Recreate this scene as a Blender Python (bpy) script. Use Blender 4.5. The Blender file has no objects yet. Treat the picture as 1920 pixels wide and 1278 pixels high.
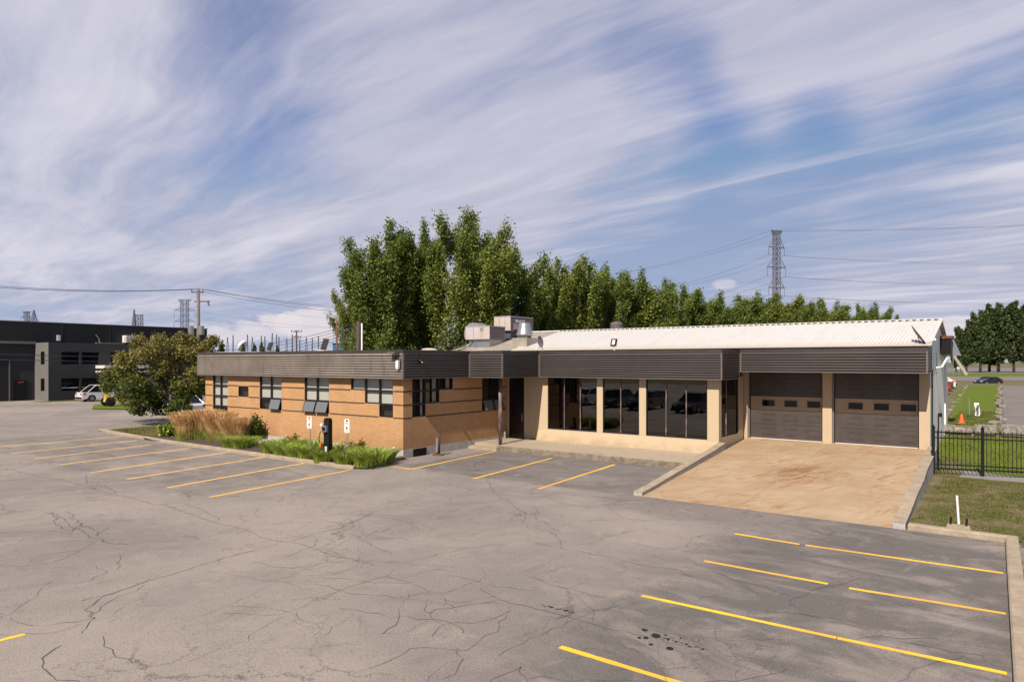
import bpy, math, random
import numpy as np
from mathutils import Vector, Matrix
R = math.radians
random.seed(7); rng = np.random.default_rng(7)
# ------------------------------------------------------------------ camera / world / sun
F, CX, HY, H = 1286.0, 960.0, 678.0, 4.0          # focal in photo px, horizon row, eye height
TH = math.atan((1905-960)/F); S, C = math.sin(TH), math.cos(TH)
scn = bpy.context.scene
cam = bpy.data.objects.new("camera", bpy.data.cameras.new("camera"))
scn.collection.objects.link(cam); scn.camera = cam
cam.location = (0, 0, H); cam.rotation_euler = (R(90), 0, TH)
cam.data.sensor_width = 36; cam.data.lens = 36*F/1920; cam.data.shift_y = (HY-639)/1920
cam.data.clip_start = .1; cam.data.clip_end = 8000
SUN_EL, SUN_AZ = R(44.5), R(7.0)                  # sun stands over -Y, a little towards +X
scn.view_settings.view_transform = 'Standard'; scn.view_settings.look = 'None'
scn.view_settings.gamma = 1; scn.view_settings.exposure = 0.56
sl = bpy.data.lights.new("sun", 'SUN'); sl.energy = 4.8; sl.angle = R(.5); sl.color = (1, .89, .76)
so = bpy.data.objects.new("sun", sl); scn.collection.objects.link(so)
sv = Vector((math.sin(SUN_AZ)*math.cos(SUN_EL), -math.cos(SUN_AZ)*math.cos(SUN_EL), math.sin(SUN_EL)))
so.rotation_euler = sv.to_track_quat('Z', 'Y').to_euler(); so.location = (0, -20, 40)

def ray(px, py):
    a = (px-CX)/F; return Vector((C*a-S, S*a+C, -(py-HY)/F))
def g(px, py, z=0):
    r = ray(px, py); t = (z-H)/r.z; return (r.x*t, r.y*t)
def at(px, d, z=0):                                # point at camera depth d
    xc = (px-CX)/F*d; return (C*xc-S*d, S*xc+C*d)
def zat(py, d): return H+(HY-py)/F*d

class NT:
    def __init__(s, tree): s.t = tree; s.n = tree.nodes; s.l = tree.links
    def new(s, typ, **k):
        n = s.n.new(typ)
        for a, b in k.items(): setattr(n, a, b)
        return n
    def put(s, n, i, v):
        if isinstance(v, bpy.types.NodeSocket): s.l.new(v, n.inputs[i])
        elif v is not None: n.inputs[i].default_value = v
    def math(s, op, a, b=None, c=None, clamp=False):
        n = s.new('ShaderNodeMath', operation=op, use_clamp=clamp)
        s.put(n, 0, a); s.put(n, 1, b); s.put(n, 2, c); return n.outputs[0]
    def vm(s, op, a, b=None):
        n = s.new('ShaderNodeVectorMath', operation=op); s.put(n, 0, a); s.put(n, 1, b)
        return n.outputs['Value'] if op in ('DOT_PRODUCT', 'LENGTH') else n.outputs[0]
    def mix(s, f, a, b, blend='MIX'):
        n = s.new('ShaderNodeMix', data_type='RGBA', blend_type=blend)
        s.put(n, 0, f); s.put(n, 6, a); s.put(n, 7, b); return n.outputs[2]
    def noise(s, v, scale, detail=4, rough=.6, dist=0):
        n = s.new('ShaderNodeTexNoise'); s.put(n, 'Vector', v); s.put(n, 'Scale', scale)
        s.put(n, 'Detail', detail); s.put(n, 'Roughness', rough); s.put(n, 'Distortion', dist); return n.outputs[0]
    def ramp(s, v, a, b, lo=0., hi=1.):
        n = s.new('ShaderNodeMapRange', interpolation_type='SMOOTHSTEP')
        s.put(n, 0, v); s.put(n, 1, a); s.put(n, 2, b); s.put(n, 3, lo); s.put(n, 4, hi); return n.outputs[0]
    def sep(s, v):
        n = s.new('ShaderNodeSeparateXYZ'); s.put(n, 0, v); return n.outputs
    def comb(s, x, y, z):
        n = s.new('ShaderNodeCombineXYZ'); s.put(n, 0, x); s.put(n, 1, y); s.put(n, 2, z); return n.outputs[0]

world = bpy.data.worlds.new("World"); scn.world = world; world.use_nodes = True
w = NT(world.node_tree); w.n.clear()
sky = w.new('ShaderNodeTexSky', sky_type='NISHITA'); sky.sun_disc = False
sky.sun_elevation = SUN_EL; sky.sun_rotation = R(180)-SUN_AZ; sky.air_density = 1.0; sky.dust_density = .6; sky.ozone_density = 1.6
dirv = w.new('ShaderNodeTexCoord').outputs['Generated']
dx, dy, dz = w.sep(dirv)
dzc = w.math('ADD', w.math('MAXIMUM', dz, 0), .035)
u = w.math('DIVIDE', dx, dzc); v = w.math('DIVIDE', dy, dzc)
def uvp(px, py):
    r = ray(px, py).normalized(); return r.x/(r.z+.035), r.y/(r.z+.035)
a0, a1 = uvp(960, 440), uvp(1920, 222)
phi = math.atan2(a1[1]-a0[1], a1[0]-a0[0]); cp, sp = math.cos(phi), math.sin(phi)
al = w.math('ADD', w.math('MULTIPLY', u, cp), w.math('MULTIPLY', v, sp))       # along the streaks
ac = w.math('ADD', w.math('MULTIPLY', u, -sp), w.math('MULTIPLY', v, cp))      # across them
l0 = -sp*a0[0]+cp*a0[1]
uv = w.comb(w.math('MULTIPLY', al, .32), w.math('MULTIPLY', ac, .95), 3.1)
warp = w.noise(w.comb(u, v, 0), .5, 3, .5)
uvw = w.vm('ADD', uv, w.comb(0, w.math('MULTIPLY', warp, 1.3), 0))
n1 = w.noise(uvw, 1.15, 6, .55, .3)
uv2 = w.comb(w.math('MULTIPLY', al, .24), w.math('MULTIPLY', w.math('ADD', ac, w.math('MULTIPLY', warp, .5)), 1.4), 7.7)
n2 = w.noise(uv2, 3.2, 7, .62, .2)
cov = w.math('ADD', w.math('MULTIPLY', n1, .72), w.math('MULTIPLY', n2, .28))
def blob(px, py, k, amp):                         # a wide bank or gap of cloud round one direction
    c = ray(px, py).normalized()
    d = w.vm('DOT_PRODUCT', dirv, tuple(c)); return w.math('MULTIPLY', w.ramp(d, math.cos(R(k)), 1.0), amp)
for b in ((1000, 60, 22, .17), (760, 330, 16, .13), (620, 480, 18, .12), (60, 130, 17, .13), (1350, 170, 9, .12), (1130, 300, 10, .09),
          (1290, 215, 7, -.13), (1200, 455, 9, -.19), (1430, 290, 8, -.17), (560, 330, 9, -.05), (860, 180, 5, -.05), (1640, 290, 9, -.08), (560, 200, 13, -.08), (1700, 400, 8, -.04), (480, 570, 6, -.14), (1400, 480, 7, -.05), (1550, 110, 9, .20), (1750, 60, 9, .10), (1880, 190, 6, -.08), (1500, 370, 5, .05), (1750, 500, 10, .10), (1730, 330, 7, -.06), (1600, 200, 6, -.07),
          (1230, 130, 6, -.10), (200, 260, 10, -.05), (1800, 480, 12, .05), (300, 420, 12, .06), (1850, 40, 12, .05)):
    cov = w.math('ADD', cov, blob(*b))
back = w.ramp(dy, -.65, -.15, .12, 1)  # unseen sun-side clouds thinned to lower fill light on the facades
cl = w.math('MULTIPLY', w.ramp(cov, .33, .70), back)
# contrail
dl = w.math('SUBTRACT', ac, w.math('ADD', l0, w.math('MULTIPLY', w.math('SUBTRACT', w.noise(uv, 9, 3), .5), .03)))
tr = w.math('MULTIPLY', w.ramp(dl, -.16, -.0), w.ramp(dl, .016, .0))
tr = w.math('MULTIPLY', tr, w.ramp(w.noise(uv2, 4, 5), .25, .6, .34, .60))
cl = w.math('MAXIMUM', cl, tr)
# low bank of cumulus
el = w.new('ShaderNodeMath', operation='ARCSINE'); w.put(el, 0, dz); el = el.outputs[0]
az = w.math('ARCTAN2', dy, dx)
cu = w.noise(w.comb(w.math('MULTIPLY', az, 1.0), w.math('MULTIPLY', el, 1.9), 1.3), 13, 7, .55)
def puff(px, py, rx, ry, amp=1.0):
    r = ray(px, py).normalized(); a_ = math.atan2(r.y, r.x); e_ = math.asin(r.z)
    ddx = w.math('DIVIDE', w.math('SUBTRACT', az, a_), rx/F); ddy = w.math('DIVIDE', w.math('SUBTRACT', el, e_), ry/F)
    d2 = w.math('ADD', w.math('MULTIPLY', ddx, ddx), w.math('MULTIPLY', ddy, ddy))
    d2 = w.math('ADD', d2, w.math('MULTIPLY', w.math('SUBTRACT', cu, .5), 5.5))
    return w.math('MULTIPLY', w.ramp(d2, 1.15, .45), amp)
pf = None
for p_ in ((600, 607, 95, 30, .85), (541, 603, 22, 22, 1.0), (450, 628, 70, 22, .7), (1360, 535, 24, 11, .5), (1805, 622, 40, 26, .6), (660, 600, 60, 36, .6),
           (1870, 503, 22, 7, .2)):
    q = puff(*p_); pf = q if pf is None else w.math('MAXIMUM', pf, q)
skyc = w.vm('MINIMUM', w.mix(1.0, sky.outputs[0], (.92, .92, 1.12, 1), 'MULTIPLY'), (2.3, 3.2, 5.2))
hz = w.ramp(el, .0, .30, .62, 0)
ccol = w.mix(w.ramp(n2, .25, .75), (5.4, 5.35, 6.4, 1), (7.2, 6.9, 7.7, 1))
ccol = w.mix(w.ramp(n1, .40, .72), w.mix(.35, ccol, (3.1, 3.3, 4.7, 1)), ccol)
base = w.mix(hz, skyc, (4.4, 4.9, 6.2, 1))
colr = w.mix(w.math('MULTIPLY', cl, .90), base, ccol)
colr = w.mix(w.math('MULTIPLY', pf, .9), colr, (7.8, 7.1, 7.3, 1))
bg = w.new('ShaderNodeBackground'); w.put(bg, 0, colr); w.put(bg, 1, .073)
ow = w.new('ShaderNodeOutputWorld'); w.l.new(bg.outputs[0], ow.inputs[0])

# ------------------------------------------------------------------ materials
ALB = .80
def mat(name, col, rough=.8, metal=0, spec=.5, var=0, vscale=4, bump=0, bscale=60, fn=None, col2=None):
    m = bpy.data.materials.new(name); m.use_nodes = True; t = NT(m.node_tree)
    bs = t.n['Principled BSDF']; col = tuple(col)+(1,) if len(col) == 3 else col
    tc = t.new('ShaderNodeTexCoord').outputs['Object']
    bs.inputs['Roughness'].default_value = rough; bs.inputs['Metallic'].default_value = metal
    bs.inputs['Specular IOR Level'].default_value = spec
    c = col
    if var:
        n = t.noise(tc, vscale, 6, .65)
        c2 = tuple(col2)+(1,) if col2 else tuple(x*(1-var) for x in col[:3])+(1,)
        c = t.mix(t.ramp(n, .3, .7), c2, tuple(min(1, x*(1+var*.35)) for x in col[:3])+(1,))
    if fn: c = fn(t, tc, c, bs) or c
    k_ = ALB if name not in ('yellow road paint', 'faded yellow road paint', 'asphalt') else 1.0
    c = t.mix(1.0, c, (k_, k_, k_, 1), 'MULTIPLY')
    t.put(bs, 'Base Color', c)
    if bump:
        b = t.new('ShaderNodeBump'); b.inputs['Strength'].default_value = bump; b.inputs['Distance'].default_value = .01
        t.put(b, 'Height', t.noise(tc, bscale, 5)); t.l.new(b.outputs[0], bs.inputs['Normal'])
    return m

def f_asphalt(t, tc, c, bs):
    x, y, z = t.sep(tc)
    big = t.noise(tc, .16, 5, .6, .3); mid = t.noise(tc, .9, 6, .68, .6); fine = t.noise(tc, 28, 4, .75); grit = t.noise(tc, 85, 2, .6)
    col = t.mix(t.ramp(big, .34, .66), (.225, .198, .177, 1), (.315, .270, .234, 1))
    col = t.mix(t.ramp(mid, .5, .78, 0, .55), col, (.35, .295, .255, 1))
    def box(x0, x1, y0, y1, e):
        wob = t.math('MULTIPLY', t.math('SUBTRACT', t.noise(tc, .7, 4), .5), 1.6)
        xx = t.math('ADD', x, wob); yy = t.math('ADD', y, wob)
        return t.math('MULTIPLY', t.math('MULTIPLY', t.ramp(xx, x0-e, x0+e), t.ramp(xx, x1+e, x1-e)),
                      t.math('MULTIPLY', t.ramp(yy, y0-e, y0+e), t.ramp(yy, y1+e, y1-e)))
    st = t.noise(t.comb(t.math('MULTIPLY', x, .55), y, 0), .8, 6, .65, 1.1)
    d1 = t.math('MULTIPLY', box(-5.6, 3, 2, 19.6, 1.5), t.ramp(st, .34, .58, .12, 1.0))
    d2 = t.math('MULTIPLY', box(-19, -9, 18.6, 26, .25), t.ramp(st, .3, .62, .45, .9))
    d3 = t.math('MULTIPLY', box(-42, -19.6, 10.8, 19, .7), t.ramp(st, .35, .65, .0, .62))
    d4 = t.math('MULTIPLY', box(-9.6, -2, 16.6, 19.4, .6), .5)
    dk = t.math('MAXIMUM', t.math('MAXIMUM', d1, d2), t.math('MAXIMUM', d3, d4))
    col = t.mix(t.math('MULTIPLY', dk, .80), col, (.100, .092, .088, 1))
    sd = t.math('MULTIPLY', t.ramp(t.noise(tc, .42, 7, .7, 2.2), .58, .70), .42)
    col = t.mix(sd, col, (.40, .315, .255, 1))
    ds = t.math('MULTIPLY', t.ramp(t.noise(tc, .55, 6, .7, 1.2), .60, .75), .35)
    col = t.mix(ds, col, (.11, .103, .10, 1))
    # fine map cracking that comes and goes
    vv = t.new('ShaderNodeTexVoronoi', feature='DISTANCE_TO_EDGE')
    wv = t.vm('ADD', tc, t.vm('MULTIPLY', t.comb(t.noise(tc, 1.1, 6, .7), t.noise(t.vm('ADD', tc, (9, 4, 0)), 1.1, 6, .7), 0), (1.7, 1.7, 0)))
    t.put(vv, 'Vector', wv); t.put(vv, 'Scale', .62)
    ck = t.math('MULTIPLY', t.ramp(vv.outputs[0], .011, .002), t.ramp(t.noise(tc, .35, 3), .40, .58, 0, .62))
    col = t.mix(ck, col, (.07, .06, .055, 1))
    v2 = t.new('ShaderNodeTexVoronoi', feature='DISTANCE_TO_EDGE'); t.put(v2, 'Vector', wv); t.put(v2, 'Scale', 2.1)
    ck2 = t.math('MULTIPLY', t.ramp(v2.outputs[0], .026, .004), t.ramp(t.noise(t.vm('ADD', tc, (3, 8, 0)), .3, 3), .44, .62, 0, .55))
    col = t.mix(ck2, col, (.09, .08, .075, 1))
    sc_ = t.noise(t.comb(t.math('ADD', t.math('MULTIPLY', x, .35), t.math('MULTIPLY', y, .9)), t.math('ADD', t.math('MULTIPLY', x, -1.6), t.math('MULTIPLY', y, .5)), 2), .8, 7, .7, .6)
    col = t.mix(t.ramp(sc_, .52, .72, 0, .30), col, (.135, .120, .112, 1))
    col = t.mix(t.ramp(sc_, .46, .30, 0, .28), col, (.40, .34, .29, 1))
    spk = t.noise(tc, 5.5, 5, .8)
    col = t.mix(t.ramp(spk, .56, .74, 0, .35), col, (.13, .115, .105, 1))
    col = t.mix(t.ramp(fine, .3, .72, .0, .75), col, t.mix(.5, col, (.02, .02, .02, 1)))
    col = t.mix(t.ramp(grit, .56, .74, 0, .5), col, (.42, .39, .36, 1))
    b = t.new('ShaderNodeBump'); b.inputs['Strength'].default_value = .5; b.inputs['Distance'].default_value = .018
    t.put(b, 'Height', t.math('ADD', fine, t.math('MULTIPLY', grit, .6))); t.l.new(b.outputs[0], bs.inputs['Normal'])
    return col
M = {}
M['asphalt'] = mat('asphalt', (.2, .19, .18), .92, fn=f_asphalt, spec=.25)
def f_brick(t, tc, c, bs):
    x, y, z = t.sep(tc)
    br = t.new('ShaderNodeTexBrick'); br.offset = .5
    t.put(br, 'Vector', t.comb(t.math('ADD', x, y), z, 0))
    for k, v_ in (('Color1', (.64, .365, .17, 1)), ('Color2', (.55, .30, .13, 1)), ('Mortar', (.46, .28, .155, 1)), ('Scale', 1.0),
                  ('Mortar Size', .010), ('Mortar Smooth', .2), ('Bias', -.1), ('Brick Width', .215), ('Row Height', .0715)):
        t.put(br, k, v_)
    st = t.noise(t.comb(x, y, t.math('MULTIPLY', z, .6)), .9, 5)
    col = t.mix(t.ramp(st, .35, .75, 0, .38), br.outputs[0], (.40, .22, .10, 1))
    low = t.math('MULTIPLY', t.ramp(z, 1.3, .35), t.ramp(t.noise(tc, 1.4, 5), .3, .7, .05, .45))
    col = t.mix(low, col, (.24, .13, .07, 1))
    b = t.new('ShaderNodeBump'); b.inputs['Strength'].default_value = .5; b.inputs['Distance'].default_value = .008
    t.put(b, 'Height', t.math('SUBTRACT', 1, br.outputs[1])); t.l.new(b.outputs[0], bs.inputs['Normal'])
    return col
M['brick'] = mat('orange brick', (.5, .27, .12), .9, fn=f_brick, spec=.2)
def f_band(t, tc, c, bs):
    x, y, z = t.sep(tc)
    n = t.noise(t.comb(t.math('MULTIPLY', t.math('ADD', x, y), 1.0), 0, z), 9, 2)
    return t.mix(t.ramp(n, .42, .58), (.035, .02, .015, 1), (.12, .06, .035, 1))
M['band'] = mat('dark brick band', (.05, .03, .02), .8, fn=f_band)
def f_conc(stain, amt, sc=1.2, sx=1., sy=1.):
    def fn(t, tc, c, bs):
        tv = t.vm('MULTIPLY', tc, (sx, sy, 1)); n = t.noise(tv, sc, 7, .68, 1.2); n2 = t.noise(tc, 14, 5, .7)
        c = t.mix(t.ramp(n, .47, .74, 0, amt), c, stain)
        return t.mix(t.ramp(n2, .35, .8, 0, .28), c, (.12, .10, .08, 1))
    return fn
M['concrete'] = mat('concrete', (.46, .375, .275), .9, fn=f_conc((.30, .23, .16, 1), .55, .6), spec=.2, var=.08)
M['pale_concrete'] = mat('pale concrete', (.56, .53, .49), .9, fn=f_conc((.30, .27, .25, 1), .6), spec=.2, var=.15)
M['kerb'] = mat('kerb concrete', (.45, .365, .265), .9, fn=f_conc((.22, .18, .14, 1), .6, 2.5), spec=.2, var=.2, vscale=2)
M['old_conc'] = mat('worn concrete edge', (.28, .23, .17), .95, fn=f_conc((.10, .085, .07, 1), .95, 3.2), spec=.2, var=.35, bump=.6, bscale=20)
def f_ramp(t, tc, c, bs):
    x, y, z = t.sep(tc)
    col = t.mix(t.ramp(t.noise(tc, .5, 5), .3, .7), (.41, .295, .18, 1), (.50, .375, .245, 1))
    rot = t.comb(t.math('ADD', t.math('MULTIPLY', x, 1.9), t.math('MULTIPLY', y, -.75)), t.math('ADD', t.math('MULTIPLY', y, .5), t.math('MULTIPLY', x, .25)), 0)
    st = t.noise(rot, 1.6, 8, .72, 1.4)
    rot2 = t.comb(t.math('MULTIPLY', x, .45), t.math('MULTIPLY', y, 1.6), 4)
    st2 = t.noise(rot2, 1.3, 8, .7, 1.0)
    reg = t.ramp(t.noise(tc, .34, 4), .33, .56, .15, 1)
    col = t.mix(t.math('MULTIPLY', t.ramp(st, .46, .66), t.math('MULTIPLY', reg, .9)), col, (.36, .19, .08, 1))
    col = t.mix(t.math('MULTIPLY', t.ramp(st2, .50, .68), .62), col, (.36, .23, .13, 1))
    ce = t.vm('LENGTH', t.vm('MULTIPLY', t.vm('SUBTRACT', tc, (-5.9, 24.0, 0)), (1.0, .55, 0)))
    col = t.mix(t.math('MULTIPLY', t.ramp(ce, 1.5, .1), t.ramp(st, .38, .58, .1, .85)), col, (.25, .11, .04, 1))
    jt = t.math('MAXIMUM', t.ramp(t.math('ABSOLUTE', t.math('SUBTRACT', y, 24.6)), .02, .006, 0, .55), t.ramp(t.math('ABSOLUTE', t.math('ADD', x, 6.15)), .016, .005, 0, .4))
    col = t.mix(jt, col, (.10, .07, .05, 1))
    sp_ = t.ramp(t.noise(tc, 2.3, 5, .75), .66, .74, 0, .5)
    col = t.mix(sp_, col, (.14, .10, .07, 1))
    return t.mix(t.ramp(t.noise(tc, 22, 5, .7), .4, .8, 0, .2), col, (.2, .15, .1, 1))
M['ramp'] = mat('stained ramp concrete', (.5, .4, .3), .88, fn=f_ramp, spec=.25)
def f_stucco(t, tc, c, bs):
    x, y, z = t.sep(tc)
    n = t.noise(t.comb(t.math('MULTIPLY', x, 2.2), t.math('MULTIPLY', y, 2.2), t.math('MULTIPLY', z, .5)), 1.5, 6, .65)
    c = t.mix(t.ramp(n, .52, .75, 0, .3), c, (.40, .29, .18, 1))
    lo = t.math('MULTIPLY', t.ramp(z, .75, .22), t.ramp(t.noise(tc, 2.0, 5), .35, .7, .05, .6))
    return t.mix(lo, c, (.33, .24, .155, 1))
M['stucco'] = mat('beige stucco', (.57, .445, .295), .9, fn=f_stucco, spec=.2, bump=.2, bscale=90)
M['fascia_tan'] = mat('ribbed metal fascia', (.43, .365, .31), .42, .35, var=.28, vscale=.6)
M['fascia_dark'] = mat('dark ribbed metal', (.135, .116, .112), .42, .3, var=.12, vscale=.8)
def f_streak(t, tc, c, bs):
    x, y, z = t.sep(tc)
    n = t.noise(t.comb(t.math('MULTIPLY', x, 2.4), t.math('MULTIPLY', y, 2.4), t.math('MULTIPLY', z, .35)), 1.3, 6, .7)
    n2 = t.noise(t.comb(t.math('MULTIPLY', x, .35), y, t.math('MULTIPLY', z, 2)), 1.0, 5, .7)
    c = t.mix(t.ramp(n, .50, .72, 0, .40), c, (.07, .055, .048, 1))
    return t.mix(t.ramp(n2, .55, .72, 0, .35), c, (.45, .38, .32, 1))
M['fascia_tan'] = mat('ribbed metal fascia', (.43, .365, .31), .42, .35, var=.22, vscale=.6, fn=f_streak)
M['fascia_cap'] = mat('dark cap flashing', (.075, .06, .055), .45, .3, var=.2, vscale=1)
M['trim'] = mat('corner trim', (.19, .16, .145), .45, .3)
M['soffit'] = mat('brown soffit', (.10, .075, .06), .7)
def f_roof(t, tc, c, bs):
    x, y, z = t.sep(tc)
    n = t.noise(t.comb(t.math('MULTIPLY', x, 1.6), t.math('MULTIPLY', y, .35), 0), 1.1, 6, .7)
    c = t.mix(t.ramp(n, .45, .75, 0, .4), c, (.56, .50, .42, 1))
    fx = t.math('ABSOLUTE', t.math('SUBTRACT', t.math('FRACT', t.math('MULTIPLY', x, 1/.80)), .5))
    fy = t.math('ABSOLUTE', t.math('SUBTRACT', t.math('FRACT', t.math('MULTIPLY', y, 1/1.15)), .5))
    s_ = t.math('MULTIPLY', t.ramp(fx, .10, .05), t.ramp(fy, .05, .02))
    c = t.mix(t.math('MULTIPLY', s_, .35), c, (.25, .20, .16, 1))
    return t.mix(t.math('MULTIPLY', t.ramp(y, 30.0, 29.2), .35), c, (.55, .42, .24, 1))
M['roof_white'] = mat('white corrugated roof', (.66, .64, .61), .5, fn=f_roof, spec=.4)
M['roof_grey'] = mat('weathered grey roof', (.37, .335, .275), .85, var=.25, vscale=1.2)
M['gravel_roof'] = mat('flat roof membrane', (.30, .28, .26), .95, var=.3, vscale=3)
def f_gable(t, tc, c, bs):
    x, y, z = t.sep(tc)
    n = t.noise(t.comb(0, t.math('MULTIPLY', y, 2.5), t.math('MULTIPLY', z, .5)), 2, 5)
    return t.mix(t.ramp(n, .5, .75, 0, .35), c, (.72, .69, .66, 1))
M['white_wall'] = mat('white painted block wall', (.95, .91, .86), .8, fn=f_gable)
M['frame'] = mat('dark bronze frame', (.022, .018, .017), .4, .2)
M['frame_lite'] = mat('grey metal frame', (.30, .28, .27), .4, .5)
def glass(name, tint, ior, rough=.01, tr=1.0):
    m = bpy.data.materials.new(name); m.use_nodes = True; t = NT(m.node_tree); t.n.clear()
    fr = t.new('ShaderNodeFresnel'); bf = t.new('ShaderNodeNewGeometry').outputs['Backfacing']
    t.put(fr, 0, t.math('ADD', t.math('MULTIPLY', bf, 1/ior-ior), ior))
    gl = t.new('ShaderNodeBsdfGlossy'); t.put(gl, 'Roughness', rough); t.put(gl, 'Color', (.95, .93, .9, 1))
    tp = t.new('ShaderNodeBsdfTransparent'); t.put(tp, 'Color', tuple(tint)+(1,))
    tcn = t.new('ShaderNodeTexCoord').outputs['Object']
    b = t.new('ShaderNodeBump'); b.inputs['Strength'].default_value = .06; b.inputs['Distance'].default_value = .02
    t.put(b, 'Height', t.noise(tcn, 1.3, 2)); t.l.new(b.outputs[0], gl.inputs['Normal'])
    mx = t.new('ShaderNodeMixShader'); t.put(mx, 0, fr.outputs[0]); t.l.new(tp.outputs[0], mx.inputs[1]); t.l.new(gl.outputs[0], mx.inputs[2])
    o = t.new('ShaderNodeOutputMaterial'); t.l.new(mx.outputs[0], o.inputs[0]); return m
M['glass'] = glass('window glass', (.86, .88, .86), 1.5)
M['sash_glass'] = mat('open sash glass', (.16, .17, .18), .35)
M['glass_tint'] = glass('bronze tinted glass', (.16, .11, .075), 1.95)
M['glass_dark'] = mat('dark glass', (.006, .007, .010), .04, spec=.35)
def f_blind(t, tc, c, bs):
    z = t.sep(tc)[2]
    f = t.math('FRACT', t.math('MULTIPLY', z, 1/.105))
    return t.mix(t.ramp(f, .0, .25, .5, .0), c, (.25, .25, .23, 1))
M['blind'] = mat('window blind', (.62, .60, .56), .8, fn=f_blind)
M['room'] = mat('dark room', (.02, .018, .017), .9)
M['curtain'] = mat('pale curtain', (.5, .42, .34), .9)
M['wood_floor'] = mat('wood floor', (.30, .12, .05), .3, var=.3, vscale=3)
M['door_dark'] = mat('dark door', (.016, .010, .010), .25)
M['gdoor'] = mat('brown grey garage door', (.082, .067, .060), .5, .1, var=.25, vscale=1.1)
M['gband'] = mat('tan door band', (.46, .335, .215), .55, var=.1)
M['white_trim'] = mat('white trim', (.68, .66, .63), .6)
M['column'] = mat('worn brown column', (.13, .095, .09), .55, fn=lambda t, tc, c, bs: t.mix(t.ramp(t.noise(t.vm('MULTIPLY', tc, (6, 6, 1)), 3, 6), .5, .6, 0, .8), c, (.36, .27, .24, 1)))
M['yellow'] = mat('yellow road paint', (.80, .46, .02), .8, fn=lambda t, tc, c, bs: t.mix(t.math('MAXIMUM', t.ramp(t.noise(tc, 3.2, 8, .8), .55, .66, 0, .85), t.ramp(t.noise(tc, 16, 6, .8), .60, .68, 0, .75)), t.mix(t.ramp(t.noise(tc, .5, 2), .35, .65), (.78, .50, .02, 1), (.74, .35, .04, 1)), (.42, .27, .14, 1)))
M['yellow_old'] = mat('faded yellow road paint', (.80, .47, .08), .85, fn=lambda t, tc, c, bs: t.mix(t.ramp(t.noise(tc, 3.5, 8, .8), .5, .64, 0, .7), c, (.33, .26, .19, 1)))
M['crack'] = mat('crack', (.105, .088, .078), .95)
M['seal'] = mat('gritty sealed band', (.33, .28, .245), .95, var=.55, vscale=14, bump=1, bscale=25)
M['crack_lite'] = mat('sand filled crack', (.30, .235, .195), .95, var=.4, vscale=6)
M['oil'] = mat('oil stain', (.010, .010, .011), .55)
def f_grass(a, b, dirt, amt):
    def fn(t, tc, c, bs):
        n = t.noise(tc, 1.1, 7, .7, .6); n2 = t.noise(tc, 14, 5, .75)
        c = t.mix(t.ramp(n2, .3, .7), a+(1,), b+(1,)); c = t.mix(t.ramp(t.noise(tc, 5, 5, .7), .45, .7, 0, .45), c, tuple(q*.55 for q in a)+(1,))
        return t.mix(t.ramp(n, .45, .62, 0, amt), c, dirt+(1,))
    return fn
M['lawn_rough'] = mat('patchy lawn', (.1, .15, .03), .95, fn=f_grass((.060, .072, .016), (.145, .145, .036), (.20, .15, .09), .9), spec=.1)
M['lawn'] = mat('green lawn', (.1, .2, .02), .95, fn=f_grass((.085, .135, .012), (.16, .205, .02), (.17, .18, .04), .3), spec=.1)
M['field'] = mat('dry field', (.2, .18, .1), .95, fn=f_grass((.09, .11, .03), (.20, .165, .09), (.26, .21, .15), .6), spec=.1)
M['mulch'] = mat('dark mulch', (.085, .062, .048), .95, var=.6, vscale=18, bump=1, bscale=30)
M['dirt'] = mat('brown littered dirt', (.10, .072, .048), .95, var=.7, vscale=9, bump=1, bscale=20, fn=f_grass((.05, .04, .02), (.13, .095, .06), (.20, .15, .10), .5))
M['gravel'] = mat('grey gravel', (.32, .30, .29), .95, var=.65, vscale=22, bump=1, bscale=35)
M['stone'] = mat('grey layered stone', (.30, .27, .235), .95, var=.55, vscale=7, bump=1, bscale=12)
M['road'] = mat('far road', (.20, .175, .155), .95, var=.2, vscale=.5)
def leafm(name, c1, c2, tl=.35):
    m = bpy.data.materials.new(name); m.use_nodes = True; t = NT(m.node_tree); t.n.clear()
    ge = t.new('ShaderNodeNewGeometry'); tcn = t.new('ShaderNodeTexCoord').outputs['Object']
    f = t.math('ADD', t.math('MULTIPLY', ge.outputs['Random Per Island'], .6), t.math('MULTIPLY', t.noise(tcn, .45, 3), .8))
    col = t.mix(t.ramp(f, .3, 1.1), c1+(1,), c2+(1,))
    d = t.new('ShaderNodeBsdfPrincipled'); t.put(d, 'Base Color', col); t.put(d, 'Roughness', .55); t.put(d, 'Specular IOR Level', .3)
    tr_ = t.new('ShaderNodeBsdfTranslucent'); t.put(tr_, 'Color', t.mix(.5, col, (.16, .20, .02, 1)))
    mx = t.new('ShaderNodeMixShader'); t.put(mx, 0, tl); t.l.new(d.outputs[0], mx.inputs[1]); t.l.new(tr_.outputs[0], mx.inputs[2])
    o = t.new('ShaderNodeOutputMaterial'); t.l.new(mx.outputs[0], o.inputs[0]); return m
M['poplar'] = leafm('poplar leaves', (.058, .092, .018), (.22, .27, .055), .4)
M['poplar2'] = leafm('bright poplar leaves', (.08, .118, .020), (.29, .33, .065), .4)
M['darkleaf'] = leafm('dark leaves', (.028, .048, .016), (.10, .13, .04), .25)
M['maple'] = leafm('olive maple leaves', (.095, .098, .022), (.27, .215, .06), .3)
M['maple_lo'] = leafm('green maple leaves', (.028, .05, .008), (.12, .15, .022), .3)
M['lily'] = leafm('daylily leaves', (.05, .10, .010), (.38, .46, .06), .3)
M['tallgrass'] = leafm('tall grass blades', (.12, .17, .025), (.33, .36, .08), .3)
M['plume'] = leafm('tan grass plumes', (.48, .28, .12), (.78, .50, .25), .25)
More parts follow.
